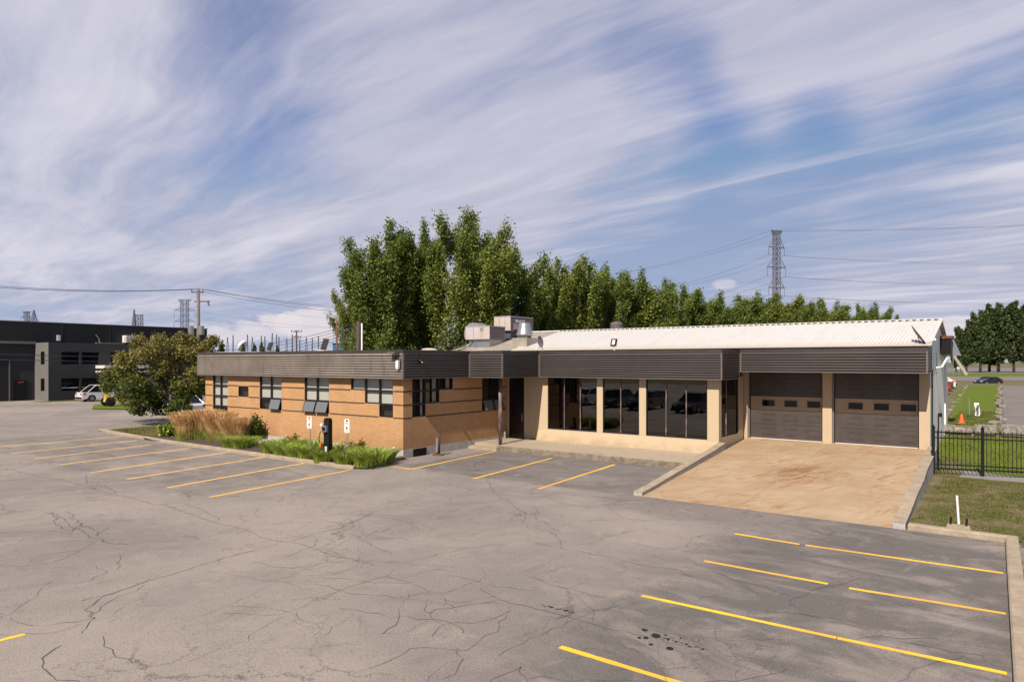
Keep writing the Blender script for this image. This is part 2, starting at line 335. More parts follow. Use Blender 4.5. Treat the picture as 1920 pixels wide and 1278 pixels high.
M['turf'] = leafm('turf blades', (.065, .078, .016), (.18, .165, .045), .3)
M['petal'] = leafm('orange petals', (.62, .16, .015), (.75, .28, .03), .3)
M['bark'] = mat('bark', (.13, .10, .08), .95, var=.5, vscale=8)
M['wood_pole'] = mat('weathered wood pole', (.20, .165, .13), .9, var=.3, vscale=3)
M['brown_pole'] = mat('brown pole', (.07, .045, .035), .8)
M['galv'] = mat('galvanised metal', (.52, .52, .50), .35, .8)
M['grey_metal'] = mat('grey metal', (.33, .33, .34), .5, .4)
M['pink_metal'] = mat('faded pinkish enamel', (.50, .435, .49), .7, var=.2, vscale=1.4, col2=(.50, .42, .33))
M['dark_enamel'] = mat('dark mauve enamel', (.15, .115, .125), .6, var=.15)
M['blue_curb'] = mat('blue grey curb', (.06, .085, .11), .6)
M['cream'] = mat('cream vent cap', (.52, .45, .39), .7, var=.15, vscale=2)
M['black'] = mat('black paint', (.009, .009, .010), .5, spec=.25)
M['blk_wall'] = mat('black cladding', (.008, .008, .010), .55, var=.2, vscale=.3)
M['dgrey_wall'] = mat('charcoal wall', (.032, .032, .036), .8, var=.15, vscale=.5)
M['lgrey_wall'] = mat('light grey wall', (.165, .155, .140), .8, var=.1, vscale=.5)
M['steel'] = mat('blue grey steel', (.15, .17, .23), .7)
M['steel_brown'] = mat('brown grey steel', (.09, .07, .08), .7)
M['wire'] = mat('wire', (.05, .05, .06), .7)
M['blue'] = mat('blue cladding', (.02, .11, .22), .6)
M['white'] = mat('white paint', (.80, .79, .77), .5)
M['orange'] = mat('orange plastic', (.85, .13, .02), .5)
M['red'] = mat('red', (.42, .012, .015), .3)
M['signred'] = mat('red lettering', (.65, .04, .05), .6)
M['signblk'] = mat('black lettering', (.02, .02, .02), .6)
M['lamp_face'] = mat('clear lamp face', (.75, .74, .70), .3)
M['rust'] = mat('rust', (.17, .07, .035), .85, var=.4, vscale=8)
def paint(name, col):
    m = mat(name, col, .28); m.node_tree.nodes['Principled BSDF'].inputs['Coat Weight'].default_value = .8; return m
M['car_white'] = paint('white car paint', (.78, .78, .77)); M['car_black'] = paint('black car paint', (.012, .012, .014))
M['car_red'] = paint('red car paint', (.38, .02, .02)); M['car_grey'] = paint('dark grey car paint', (.05, .055, .065))
M['tyre'] = mat('tyre', (.015, .015, .015), .9); M['rim'] = mat('alloy rim', (.4, .4, .42), .3, .8)
M['yellowp'] = mat('yellow machine paint', (.75, .48, .04), .4)

# ------------------------------------------------------------------ mesh helpers
class MB:
    def __init__(s): s.v = []; s.f = []; s.m = []; s.mats = []
    def mi(s, m):
        if m not in s.mats: s.mats.append(m)
        return s.mats.index(m)
    def poly(s, pts, m):
        b = len(s.v); s.v += [tuple(p) for p in pts]; s.f.append(tuple(range(b, b+len(pts)))); s.m.append(s.mi(m)); return s
    def hexa(s, P, m):
        b = len(s.v); s.v += [tuple(p) for p in P]; k = s.mi(m)
        for q in ((0, 3, 2, 1), (4, 5, 6, 7), (0, 1, 5, 4), (1, 2, 6, 5), (2, 3, 7, 6), (3, 0, 4, 7)):
            s.f.append(tuple(b+i for i in q)); s.m.append(k)
        return s
    def box(s, x0, x1, y0, y1, z0, z1, m, tz=0, tx=0, ty=0):
        """tz: taper of the top in x / y"""
        P = [(x0, y0, z0), (x1, y0, z0), (x1, y1, z0), (x0, y1, z0), (x0+tx, y0+ty, z1), (x1-tx, y0+ty, z1), (x1-tx, y1-ty, z1), (x0+tx, y1-ty, z1)]
        return s.hexa(P, m)
    def tube(s, pts, r, m, n=6, cap=True):
        pts = [Vector(p) for p in pts]; rs = r if isinstance(r, (list, tuple)) else [r]*len(pts)
        b = len(s.v); k = s.mi(m); rings = []
        for i, p in enumerate(pts):
            d = (pts[min(i+1, len(pts)-1)]-pts[max(i-1, 0)]).normalized()
            up = Vector((0, 0, 1)) if abs(d.z) < .95 else Vector((1, 0, 0))
            e1 = d.cross(up).normalized(); e2 = d.cross(e1).normalized()
            for j in range(n):
                a = 2*math.pi*j/n+math.pi/n; s.v.append(tuple(p+(e1*math.cos(a)+e2*math.sin(a))*rs[i]))
        for i in range(len(pts)-1):
            for j in range(n):
                a_ = b+i*n+j; b_ = b+i*n+(j+1) % n
                s.f.append((a_, a_+n, b_+n, b_)); s.m.append(k)
        if cap:
            s.f.append(tuple(range(b, b+n))); s.m.append(k)
            s.f.append(tuple(b+(len(pts)-1)*n+j for j in reversed(range(n)))); s.m.append(k)
        return s
    def lathe(s, prof, c, m, n=20, axis='z'):
        b = len(s.v); k = s.mi(m)
        for r_, z_ in prof:
            for j in range(n):
                a = 2*math.pi*j/n
                p = (r_*math.cos(a), r_*math.sin(a), z_)
                if axis == 'x': p = (p[2], p[0], p[1])
                if axis == 'y': p = (p[0], p[2], p[1])
                s.v.append((c[0]+p[0], c[1]+p[1], c[2]+p[2]))
        for i in range(len(prof)-1):
            for j in range(n):
                a_ = b+i*n+j; b_ = b+i*n+(j+1) % n
                s.f.append((a_, b_, b_+n, a_+n)); s.m.append(k)
        s.f.append(tuple(b+(len(prof)-1)*n+j for j in range(n))); s.m.append(k)
        s.f.append(tuple(b+j for j in reversed(range(n)))); s.m.append(k)
        return s
    def xf(s, M4):
        s.v = [tuple(M4 @ Vector(p)) for p in s.v]; return s
    def build(s, name, parent=None, smooth=False):
        me = bpy.data.meshes.new(name); me.from_pydata(s.v, [], s.f)
        for m in s.mats: me.materials.append(M[m])
        me.polygons.foreach_set('material_index', s.m)
        if smooth: me.polygons.foreach_set('use_smooth', [True]*len(s.f))
        me.update(); o = bpy.data.objects.new(name, me); scn.collection.objects.link(o)
        if parent is not None:
            o.parent = parent
            L = parent.location if parent.parent is None and parent.type == 'EMPTY' else Vector((0, 0, 0))
            o.matrix_parent_inverse = Matrix.Translation(-L)
        return o
def big_mesh(name, V, Fq, mats, mi=None, parent=None):
    me = bpy.data.meshes.new(name); V = np.asarray(V, dtype=np.float32); Fq = np.asarray(Fq, dtype=np.int32); k = Fq.shape[1]
    me.vertices.add(len(V)); me.vertices.foreach_set('co', V.ravel()); me.loops.add(Fq.size); me.loops.foreach_set('vertex_index', Fq.ravel())
    me.polygons.add(len(Fq)); me.polygons.foreach_set('loop_start', np.arange(0, Fq.size, k, dtype=np.int32))
    for m in mats: me.materials.append(M[m])
    if mi is not None: me.polygons.foreach_set('material_index', np.asarray(mi, dtype=np.int32))
    me.update(calc_edges=True); o = bpy.data.objects.new(name, me); scn.collection.objects.link(o)
    if parent is not None: o.parent = parent
    return o
def tag(o, label, cat, group=None):
    o['label'] = label; o['category'] = cat
    if group: o['group'] = group
    return o
def thing(name, label, cat, loc=(0, 0, 0), rz=0, group=None):
    o = bpy.data.objects.new(name, None); scn.collection.objects.link(o); o.location = loc; o.rotation_euler = (0, 0, rz)
    o.empty_display_size = .3
    return tag(o, label, cat, group)
def struct(o): o['kind'] = 'structure'; return o
def stuff(o, label, cat): o['kind'] = 'stuff'; return tag(o, label, cat)
def copy_tree(o, parent=None):
    c = o.copy(); scn.collection.objects.link(c); c.parent = parent
    for ch in o.children: copy_tree(ch, c)
    return c
ORD = ['first', 'second', 'third', 'fourth', 'fifth', 'sixth', 'seventh', 'eighth', 'ninth', 'tenth', 'eleventh', 'twelfth', 'thirteenth',
       'fourteenth', 'fifteenth', 'sixteenth', 'seventeenth', 'eighteenth', 'nineteenth', 'twentieth']

# ------------------------------------------------------------------ ground
def terrain_h(x, y):
    def ss(a, b, v):
        t = min(1, max(0, (v-a)/(b-a))); return t*t*(3-2*t)
    right = 1.0 if (x > -2.45 or y > 32) else 0.0
    right *= ss(-20, -10, x)
    back = ss(40, 60, y)*ss(-60, -20, x)
    hgt = 0.05+.65*ss(29.6, 37.3, y)+.45*ss(37.3, 37.75, y)
    return -.05+max(right*hgt if y > 18.8 or x > .1 else 0, 1.15*back*ss(40, 60, y) if x < -10 else 0)
xs = sorted(set([-3000, -1200, -500, -200, -100]+list(np.linspace(-60, -20, 9))+list(np.linspace(-18, 14, 33))+[20, 40, 100, 200, 500, 1200, 3000]+[.05, .15, -2.44, -2.46]))
ys = sorted(set([-3000, -500, -100, -20, 0]+list(np.linspace(5, 60, 56))+[18.75, 18.85, 31.9, 32.1, 37.3, 37.75, 70, 90, 130, 200, 400, 900, 3000, 4500]))
V = [(x, y, terrain_h(x, y)) for y in ys for x in xs]; nx = len(xs)
Fq = [(j*nx+i, j*nx+i+1, (j+1)*nx+i+1, (j+1)*nx+i) for j in range(len(ys)-1) for i in range(nx-1)]
struct(big_mesh('ground', V, Fq, ['field']))
mb = MB()
for q in ((-110, .16, -60, 18.72), (-110, -9.0, 18.72, 31.0), (-110, -35.8, 31.0, 75)):
    nx_ = 1
    mb.poly([(q[0], q[2], 0), (q[1], q[2], 0), (q[1], q[3], 0), (q[0], q[3], 0)], 'asphalt')
struct(mb.build('parking_lot'))
# painted lines
mb = MB()
def strip(a, b, wd, m, z=.004, seg=12, jit=.0):
    a, b = Vector((*a, z)), Vector((*b, z)); d = (b-a).normalized(); n = Vector((-d.y, d.x, 0))*wd/2
    prev = None
    for i in range(seg+1):
        p = a.lerp(b, i/seg); k = n*(1+random.uniform(-jit, jit)); q = (p-k, p+k)
        if prev: mb.poly([prev[0], q[0], q[1], prev[1]], m)
        prev = q
for p0, p1 in (((655, 881), (392, 932)), ((570, 868), (313, 914)), ((494, 857), (238, 898)), ((424, 848), (168, 886)), ((356, 840), (112, 871)),
               ((283, 833.5), (65, 860)), ((258, 825), (20, 850)), ((228, 817.5), (-60, 843))):
    strip(g(*p0), g(*p1), .125, 'yellow' if p0[0] > 600 else 'yellow_old', jit=.12)
for p0, p1 in (((1035, 858.5), (888, 897)), ((1153, 870.5), (1010, 916)), ((930, 845.5), (772, 879)), ((772, 879), (712, 870.5))):
    strip(g(*p0), g(*p1), .11, 'yellow', jit=.06)
for a_, b_ in (((1378, 1000), (1499, 1020)), ((1510, 1021.5), (1881, 1074)), ((1320, 1051), (1552, 1094)), ((1592, 1102), (1886, 1150)),
               ((1203, 1116), (1568, 1195)), ((1570, 1195.5), (1888, 1262)), ((1050, 1212), (1330, 1297)), ((-60, 1215), (47, 1188))):
    strip(g(*a_), g(*b_), .105, 'yellow', seg=20, jit=.12)
struct(mb.build('road_marking'))
# cracks traced on the lot
mb = MB()
def zr(ox, oy, sc, pts): return [g(ox+x/sc, oy+y/sc) for x, y in pts]
def crack(pts, wd=.02, m='crack', z=.006, rough=.05, branch=.35):
    P = [Vector((*p, z)) for p in pts]; out = []
    for a, b in zip(P[:-1], P[1:]):
        L = (b-a).length; n = max(2, int(L/.16))
        pn = Vector((-(b-a).y, (b-a).x, 0)).normalized()
        for i in range(n):
            o_ = random.gauss(0, rough)*(1 if 0 < i else 0); out.append(a.lerp(b, i/n)+pn*o_)
    out.append(P[-1])
    prev = None
    for i, p in enumerate(out):
        d = (out[min(i+1, len(out)-1)]-out[max(i-1, 0)]); d = d.normalized() if d.length > 1e-6 else Vector((1, 0, 0))
        k = Vector((-d.y, d.x, 0))*wd*.5*random.uniform(.35, 1.5)
        if prev: mb.poly([prev[0], (p-k), (p+k), prev[1]], m)
        prev = (p-k, p+k)
        if branch and random.random() < .045*branch*2:
            a = math.atan2(d.y, d.x)+random.choice((-1, 1))*random.uniform(.5, 1.4); q = p.copy(); bp = [(q.x, q.y)]
            for _ in range(random.randint(3, 8)):
                a += random.gauss(0, .35); q = q+Vector((math.cos(a), math.sin(a), 0))*random.uniform(.12, .35); bp.append((q.x, q.y))
            crack(bp, wd*.55, m, z, .02, 0)
r5, r6, r7 = (0, 800, 2.674), (600, 800, 2.674), (1180, 820, 2.595)
TR = [(r5, .03, [(0, 205), (90, 225), (200, 250), (330, 270), (400, 290), (480, 315), (600, 345), (680, 360), (760, 385), (850, 395), (900, 420), (1000, 455), (1090, 485), (1150, 495), (1240, 520), (1290, 545), (1370, 570), (1430, 578), (1500, 585), (1600, 615), (1680, 650), (1760, 660), (1872, 692)]),
 (r5, .03, [(0, 415), (100, 425), (240, 415), (330, 395), (420, 375), (520, 360), (640, 350), (720, 345)]),
 (r5, .028, [(410, 872), (500, 850), (600, 820), (700, 785), (830, 748), (950, 712), (1100, 665), (1250, 625), (1380, 592), (1430, 575), (1500, 560), (1600, 530), (1690, 512), (1750, 480), (1872, 435)]),
 (r5, .04, [(225, 430), (270, 440), (280, 490), (340, 520), (400, 510), (440, 550), (500, 560), (540, 580), (640, 590)]),
 (r5, .035, [(330, 425), (370, 445), (400, 490), (450, 500), (495, 530), (490, 548)]),
 (r5, .03, [(250, 420), (300, 455), (345, 480), (360, 505), (400, 510)]),
 (r5, .02, [(600, 640), (590, 680), (605, 695), (585, 712)]),
 (r5, .03, [(575, 830), (500, 860), (470, 890), (425, 920), (440, 950), (450, 975), (430, 1010), (410, 1035)]),
 (r5, .018, [(730, 790), (690, 820), (600, 850), (540, 880), (500, 920), (450, 955)]),
 (r5, .035, [(310, 1095), (250, 1130), (220, 1180), (230, 1220), (270, 1255), (330, 1270), (400, 1275)]),
 (r5, .022, [(515, 1050), (520, 1100), (570, 1140), (620, 1160), (660, 1185)]),
 (r5, .016, [(1120, 935), (1250, 938), (1410, 940), (1480, 915), (1560, 880), (1650, 850), (1750, 800), (1872, 765)]),
 (r5, .014, [(950, 1175), (1050, 1130), (1150, 1100), (1250, 1075), (1330, 1000), (1420, 950)]),
 (r5, .014, [(0, 960), (50, 940), (130, 880), (260, 770), (330, 740)]), (r5, .016, [(0, 690), (100, 700), (260, 680), (400, 620), (480, 575)]),
 (r5, .03, [(430, 240), (440, 290), (480, 310), (520, 290), (590, 330)]), (r5, .02, [(1090, 470), (1110, 450), (1200, 460), (1280, 480), (1330, 485), (1460, 480), (1600, 480)]),
 (r5, .02, [(930, 335), (955, 365), (930, 390), (1000, 410), (1100, 460)]), (r5, .014, [(1750, 215), (1690, 250), (1600, 300), (1500, 320), (1430, 310)]),
 (r5, .014, [(1610, 345), (1690, 370), (1640, 410), (1615, 430)]), (r5, .014, [(550, 980), (590, 920), (650, 880), (740, 850)]),
 (r5, .013, [(0, 355), (150, 330), (330, 300), (400, 290)]), (r5, .013, [(0, 1040), (120, 1035), (280, 1030), (400, 990)]),
 (r6, .014, [(370, 715), (350, 740), (200, 785), (0, 860)]), (r6, .016, [(640, 745), (780, 770), (880, 800), (1000, 815), (1100, 825)]),
 (r6, .024, [(800, 810), (870, 850), (960, 885), (1080, 910), (1200, 940), (1300, 970), (1420, 1000), (1520, 1020), (1640, 1050), (1800, 1090), (1872, 1105)]),
 (r6, .022, [(520, 268), (620, 295), (760, 312), (900, 335), (1100, 333), (1250, 340), (1400, 350), (1550, 368), (1670, 362)]),
 (r6, .022, [(840, 240), (850, 300), (900, 350), (980, 400), (1030, 440), (1010, 480), (1050, 510), (1150, 520), (1200, 560), (1215, 610)]),
 (r6, .02, [(1065, 390), (1085, 420), (1080, 460), (1130, 480), (1200, 530)]),
 (r6, .022, [(1030, 570), (1120, 590), (1215, 610), (1300, 620), (1450, 655), (1600, 690), (1750, 710), (1872, 750)]),
 (r6, .013, [(1215, 640), (1150, 670), (1080, 700), (1000, 730)]), (r6, .016, [(1360, 600), (1370, 570), (1460, 545), (1550, 520)]),
 (r6, .018, [(1435, 390), (1480, 430), (1530, 460), (1650, 470), (1750, 485), (1872, 500)]),
 (r6, .016, [(530, 870), (520, 920), (610, 990), (760, 985), (870, 960), (950, 920), (900, 1000), (800, 1070), (740, 1120), (590, 1110), (450, 1110), (330, 1180), (200, 1220)]),
 (r6, .014, [(620, 990), (600, 1000), (560, 1050), (530, 1075)]), (r6, .014, [(690, 1110), (720, 1160), (690, 1210), (620, 1260)]),
 (r6, .012, [(620, 865), (750, 880), (880, 885), (1000, 890)]), (r6, .012, [(0, 1060), (60, 1000), (200, 940), (330, 925)]),
 (r6, .03, [(885, 150), (830, 165), (785, 180), (770, 192), (780, 205), (795, 220)]), (r6, .03, [(830, 165), (820, 185)]),
 (r6, .018, [(0, 525), (100, 515), (160, 480), (260, 430), (380, 400)]), (r6, .014, [(190, 470), (210, 520), (240, 560), (270, 590)]),
 (r6, .014, [(0, 340), (30, 370), (80, 375), (70, 395), (30, 420)]), (r6, .012, [(200, 320), (350, 325), (500, 330)]),
 (r7, .024, [(1130, 685), (1050, 710), (960, 725), (880, 745), (800, 780), (780, 810), (830, 855), (950, 890), (1100, 920), (1200, 950), (1300, 980), (1400, 1005), (1560, 1040), (1720, 1060)]),
 (r7, .024, [(780, 770), (700, 745), (590, 710), (500, 690), (430, 660)]), (r7, .02, [(415, 935), (420, 980), (480, 1010), (510, 1060), (530, 1080), (600, 1090), (700, 1150)]),
 (r7, .014, [(530, 1080), (540, 1120), (520, 1188)]), (r7, .01, [(600, 980), (700, 978), (850, 980), (980, 985)]),
 (r7, .014, [(0, 590), (120, 630), (250, 660), (350, 690)]), (r7, .014, [(270, 580), (330, 620)]), (r7, .014, [(325, 540), (330, 500), (345, 475)]),
 (r7, .02, [(970, 430), (985, 450), (1005, 460)]), (r7, .014, [(440, 520), (480, 560), (550, 590)]), (r7, .018, [(545, 360), (590, 378), (650, 382)]),
 (r7, .012, [(900, 790), (1000, 810), (1100, 825), (1180, 830), (1250, 850)])]
for o_, wd, pts in TR: crack(zr(*o_, pts), wd*.42, rough=.035)
for _ in range(120):                                              # lesser cracks wandering over the lot
    x, y = random.uniform(-34, -1), random.uniform(5, 18.0); a = random.choice((TH*0+.2, 1.9, 2.6, .9))+random.gauss(0, .3); P = [(x, y)]
    for _ in range(random.randint(4, 10)):
        a += random.gauss(0, .3); x += math.cos(a)*.35; y += math.sin(a)*.35
        if y < 18.3 and x < -.5: P.append((x, y))
    if len(P) > 1: crack(P, random.choice((.005, .008)), rough=.04)
struct(mb.build('asphalt_cracks'))
mb = MB()
def blot(px, py, rx, ry, z=.009):
    c = g(px, py); n = 14; e = g(px+rx, py); rr = math.hypot(e[0]-c[0], e[1]-c[1]); e2 = g(px, py+ry); r2 = math.hypot(e2[0]-c[0], e2[1]-c[1])
    mb.poly([(c[0]+(C*rr*math.cos(a)-S*r2*math.sin(a))*q, c[1]+(S*rr*math.cos(a)+C*r2*math.sin(a))*q, z)
             for a, q in [(2*math.pi*i/n, random.uniform(.85, 1.12)) for i in range(n)]], 'oil')
for b in ((1208.5, 1181, 5.5, 2.2), (1230, 1191.5, 9, 4), (1198.5, 1195.5, 3.5, 1.6), (1211, 1195.5, 5, 2), (1220.5, 1208, 4.5, 1.7), (1256, 1215.5, 7, 3.2), (1253, 1197.5, 3, 1.2),
          (1248, 1190.5, 2.6, .9), (1268, 1203, 4, .9), (1287, 1207.5, 3.2, 1.2), (1293, 1212, 3, 1), (1317, 1217, 2.6, 1)): blot(*b)
for _ in range(22): blot(1240+random.uniform(0, 80), 1196+random.uniform(-2, 4)+0, random.uniform(.5, 1.5), random.uniform(.3, .7))
for _ in range(22):
    k = random.random(); blot(1235+k*90, 1194+k*24+random.uniform(-1.5, 1.5), random.uniform(.6, 1.6), random.uniform(.3, .8))
for _ in range(16):
    k = random.random(); blot(1015+k*60, 1134+k*14+random.uniform(-1.5, 1.5), random.uniform(.8, 5), random.uniform(.3, .9))
struct(mb.build('oil_stains'))

# far right grounds
def sheet(name, pts, m, z): return struct(MB().poly([(x, y, z) for x, y in pts], m).build(name))
Z1 = 1.12
mb = MB()                                                        # raised strip of lawn behind the stone blocks
mb.poly([(-2.6, 37.75, Z1+.012), (-.72, 37.75, Z1+.012), (-1.75, 101, Z1+.012), (-4.9, 99, Z1+.012), (-4.2, 70, Z1+.012), (-3.0, 48, Z1+.012)], 'lawn')
struct(mb.build('lawn_strip'))
sheet('side_lot', [(-.45, 37.9), (60, 37.9), (60, 103), (-1.3, 103)], 'road', Z1+.004)
def band(name, d0, d1, m, z, p0=1300, p1=2600):
    return sheet(name, [at(p0, d0), at(p1, d0), at(p1, d1), at(p0, d1)], m, z)
band('road', 104, 134, 'road', Z1+.006)
band('verge', 134, 168, 'lawn', Z1+.009)
band('far_car_park', 172, 330, 'road', Z1+.006)
# lawn between fence and stone blocks, gravel strip under the fence, rough lawn beside the lot
def hill_sheet(name, x0, x1, y0, y1, m, lift, edge=None, n=14):
    X_ = np.linspace(x0, x1, n); Y_ = np.linspace(y0, y1, n); V = []
    for j, y in enumerate(Y_):
        for x in X_:
            yy = y if edge is None else y+edge(x)*(1-j/(n-1)); V.append((x, yy, terrain_h(x, yy)+lift))
    return struct(big_mesh(name, V, [(j*n+i, j*n+i+1, (j+1)*n+i+1, (j+1)*n+i) for j in range(n-1) for i in range(n-1)], [m]))
hill_sheet('gravel_strip', -2.55, 14, 27.9, 31.5, 'gravel', .012, lambda x: .18*(x+2.4)*.6)
hill_sheet('back_lawn', -2.6, 14, 29.9, 37.2, 'lawn', .022, lambda x: .55*math.tanh(-(x+1.2)*1.2)*.8+.1)
hill_sheet('side_lawn', -2.12, 14, 18.9, 28.2, 'lawn_rough', .03, n=24)
hill_sheet('dirt_border', .1, 14, -5, 18.9, 'dirt', .03, n=30)
# far left grounds
sheet('grass_island', [g(172, 767), g(176, 760), g(200, 757.5), g(262, 759), g(275, 764), g(235, 768)], 'lawn', .06)
sheet('building_verge', [(-78.9, 26.5), (-77.6, 27.5), (-77.2, 33.5), (-78.9, 36)], 'lawn', .03)

# kerbs
def kerb(name, path, wd, h, m='kerb', z0=-.02):
    """flat topped kerb; path = inner (lot side) edge, kerb lies on its left"""
    mb = MB(); P = [Vector((*p, 0)) for p in path]; O = []
    for i, p in enumerate(P):
        ds = []
        if i > 0: ds.append((P[i]-P[i-1]).normalized())
        if i < len(P)-1: ds.append((P[i+1]-P[i]).normalized())
        n = sum((Vector((-d.y, d.x, 0)) for d in ds), Vector()) / len(ds); n = n/ max(.3, n.length**2); O.append(p+n*wd)
    for i in range(len(P)-1):
        a, b, c, d = P[i], P[i+1], O[i+1], O[i]; ch = .02
        ia = a+(d-a)*.12; ib = b+(c-b)*.12
        mb.poly([(a.x, a.y, z0), (b.x, b.y, z0), (b.x, b.y, h-ch), (a.x, a.y, h-ch)], m)
        mb.poly([(a.x, a.y, h-ch), (b.x, b.y, h-ch), (ib.x, ib.y, h), (ia.x, ia.y, h)], m)
        mb.poly([(ia.x, ia.y, h), (ib.x, ib.y, h), (c.x, c.y, h), (d.x, d.y, h)], m)
        mb.poly([(d.x, d.y, h), (c.x, c.y, h), (c.x, c.y, z0), (d.x, d.y, z0)], m)
    for e in ((P[0], O[0]), (O[-1], P[-1])):
        mb.poly([(e[0].x, e[0].y, z0), (e[0].x, e[0].y, h), (e[1].x, e[1].y, h), (e[1].x, e[1].y, z0)], m)
    return struct(mb.build(name))
kerb('kerb', [(-42.6, 17.75), (-41.2, 17.62), (-38.3, 17.38), (-33.7, 17.12), (-28, 17.02), (-19.95, 16.98), (-19.85, 17.05), (-20.3, 20.15)], .22, .13)
kerb('kerb', [(-2.08, 18.78), (-.19, 18.70), (-.03, 10.9), (.31, -6)], .23, .13)
mb = MB()
mb.poly([(-42.6, 17.7, .05), (-35, 17.3, .05), (-35, 24.5, .05), (-43.6, 24.5, .05)], 'lawn_rough')
struct(mb.build('grass_corner'))
mb = MB()
nb = 40; 
Vb = []; X_ = np.linspace(-36.2, -20.15, nb); Y_ = np.linspace(17.15, 20.2, 10)
for y in Y_:
    for x in X_: Vb.append((x, y, .07+.03*math.sin(x*3)*math.cos(y*2)+.05*math.sin((y-17.15)/3.05*math.pi)))
struct(big_mesh('flower_bed', Vb, [(j*nb+i, j*nb+i+1, (j+1)*nb+i+1, (j+1)*nb+i) for j in range(9) for i in range(nb-1)], ['mulch']))

# platform, steps and ramp
mb = MB(); n = 40; zt = .24
xs_ = np.linspace(-18.8, -9.35, n)
fr = [24.41+random.gauss(0, .012) for _ in xs_]; lp = [24.41+.03+abs(random.gauss(0, .018)) for _ in xs_]
for i in range(n-1):
    mb.poly([(xs_[i], fr[i], -.02), (xs_[i+1], fr[i+1], -.02), (xs_[i+1], fr[i+1]+.01, zt-.03), (xs_[i], fr[i]+.01, zt-.03)], 'old_conc')
    mb.poly([(xs_[i], fr[i]+.01, zt-.03), (xs_[i+1], fr[i+1]+.01, zt-.03), (xs_[i+1], lp[i+1], zt), (xs_[i], lp[i], zt)], 'old_conc')
    mb.poly([(xs_[i], lp[i], zt), (xs_[i+1], lp[i+1], zt), (xs_[i+1], 27.6, zt), (xs_[i], 27.6, zt)], 'concrete')
struct(mb.build('walkway'))
mb = MB()
mb.box(-20.44, -18.81, 24.41, 27.5, -.02, .115, 'kerb').box(-20.44, -18.805, 24.86, 27.5, .115, .245, 'kerb')
struct(mb.build('steps'))
mb = MB(); n = 12
for i in range(n):
    t0, t1 = i/n, (i+1)/n
    def rp(s_, t): return ((-8.97+(-9.66+8.97)*t)*(1-s_)+(-2.40+(-2.66+2.40)*t)*s_, 18.70+12.3*t, .004+.63*t)
    mb.poly([rp(0, t0), rp(1, t0), rp(1, t1), rp(0, t1)], 'ramp')
struct(mb.build('driveway_ramp'))
def sidewall(name, label, stations, wd0, wd1):
    mb = MB(); mats = 'old_conc'
    for (x0, y0, z0), (x1, y1, z1) in zip(stations[:-1], stations[1:]):
        wa = wd0 if y0 < 19.5 else wd1
        mb.hexa([(x0, y0, -.3), (x0+wd0, y0, -.3), (x1+wd0, y1, -.3), (x1, y1, -.3), (x0, y0, z0), (x0+wd0, y0, z0), (x1+wd0, y1, z1), (x1, y1, z1)], 'pale_concrete')
        mb.hexa([(x0-.012, y0+.002, z0), (x0+wd0+.012, y0+.002, z0), (x1+wd0+.012, y1-.002, z1), (x1-.012, y1-.002, z1),
                 (x0-.012, y0+.002, z0+.03), (x0+wd0+.012, y0+.002, z0+.03), (x1+wd0+.012, y1-.002, z1+.03), (x1-.012, y1-.002, z1+.03)], 'kerb')
    return tag(mb.build(name), label, 'retaining wall')
def stat(x0, x1, zs): return [(x0+(x1-x0)*(y-18.75)/12.0+random.gauss(0, .008), y, z+random.gauss(0, .006)) for y, z in zs]
sidewall('retaining_wall', 'low worn concrete wall between the entrance walkway and the ramp', stat(-9.24, -9.90, [(18.75, .09), (20, .16), (21.5, .26), (23, .37), (24.4, .46), (26, .58), (27.38, .70)]), .27, .27)
sidewall('retaining_wall', 'long sloping concrete wall between the stained ramp and the lawn', stat(-2.41, -2.70, [(18.80, .12), (20.2, .18), (22, .28), (24, .39), (26, .50), (28, .60), (30.65, .74)]), .27, .27)

# ------------------------------------------------------------------ main building
B = thing('commercial_building', 'long low building with orange brick wing, dark glass showroom and two garage doors', 'building', (-20, 26, 0))
def holes_wall(mb, axis, p, a0, a1, z0, z1, holes, m, depth=.10, sgn=1, rev='frame'):
    """wall in the plane axis=p with holes [(a0,a1,z0,z1)] and reveals going inwards (sgn: direction of depth)"""
    A = sorted(set([a0, a1]+[h for q in holes for h in q[:2] if a0 < h < a1])); Z = sorted(set([z0, z1]+[h for q in holes for h in q[2:] if z0 < h < z1]))
    P = (lambda a, z, d=0: (a, p+d*sgn, z)) if axis == 'y' else (lambda a, z, d=0: (p+d*sgn, a, z))
    def inh(a, z): return any(q[0] < a < q[1] and q[2] < z < q[3] for q in holes)
    for i in range(len(A)-1):
        for j in range(len(Z)-1):
            ca, cz = (A[i]+A[i+1])/2, (Z[j]+Z[j+1])/2
            if not inh(ca, cz): mb.poly([P(A[i], Z[j]), P(A[i+1], Z[j]), P(A[i+1], Z[j+1]), P(A[i], Z[j+1])], m)
            else:
                e = 1e-3
                if not inh(A[i]-e, cz): mb.poly([P(A[i], Z[j]), P(A[i], Z[j], depth), P(A[i], Z[j+1], depth), P(A[i], Z[j+1])], m)
                if not inh(A[i+1]+e, cz): mb.poly([P(A[i+1], Z[j]), P(A[i+1], Z[j], depth), P(A[i+1], Z[j+1], depth), P(A[i+1], Z[j+1])], m)
                if not inh(ca, Z[j]-e): mb.poly([P(A[i], Z[j]), P(A[i+1], Z[j]), P(A[i+1], Z[j], depth), P(A[i], Z[j], depth)], m)
                if not inh(ca, Z[j+1]+e): mb.poly([P(A[i], Z[j+1]), P(A[i+1], Z[j+1]), P(A[i+1], Z[j+1], depth), P(A[i], Z[j+1], depth)], m)
YW, XW, ZS = 20.23, -20.46, 3.31
rows = [ZS, 2.76, 2.20, 1.65, 1.10]
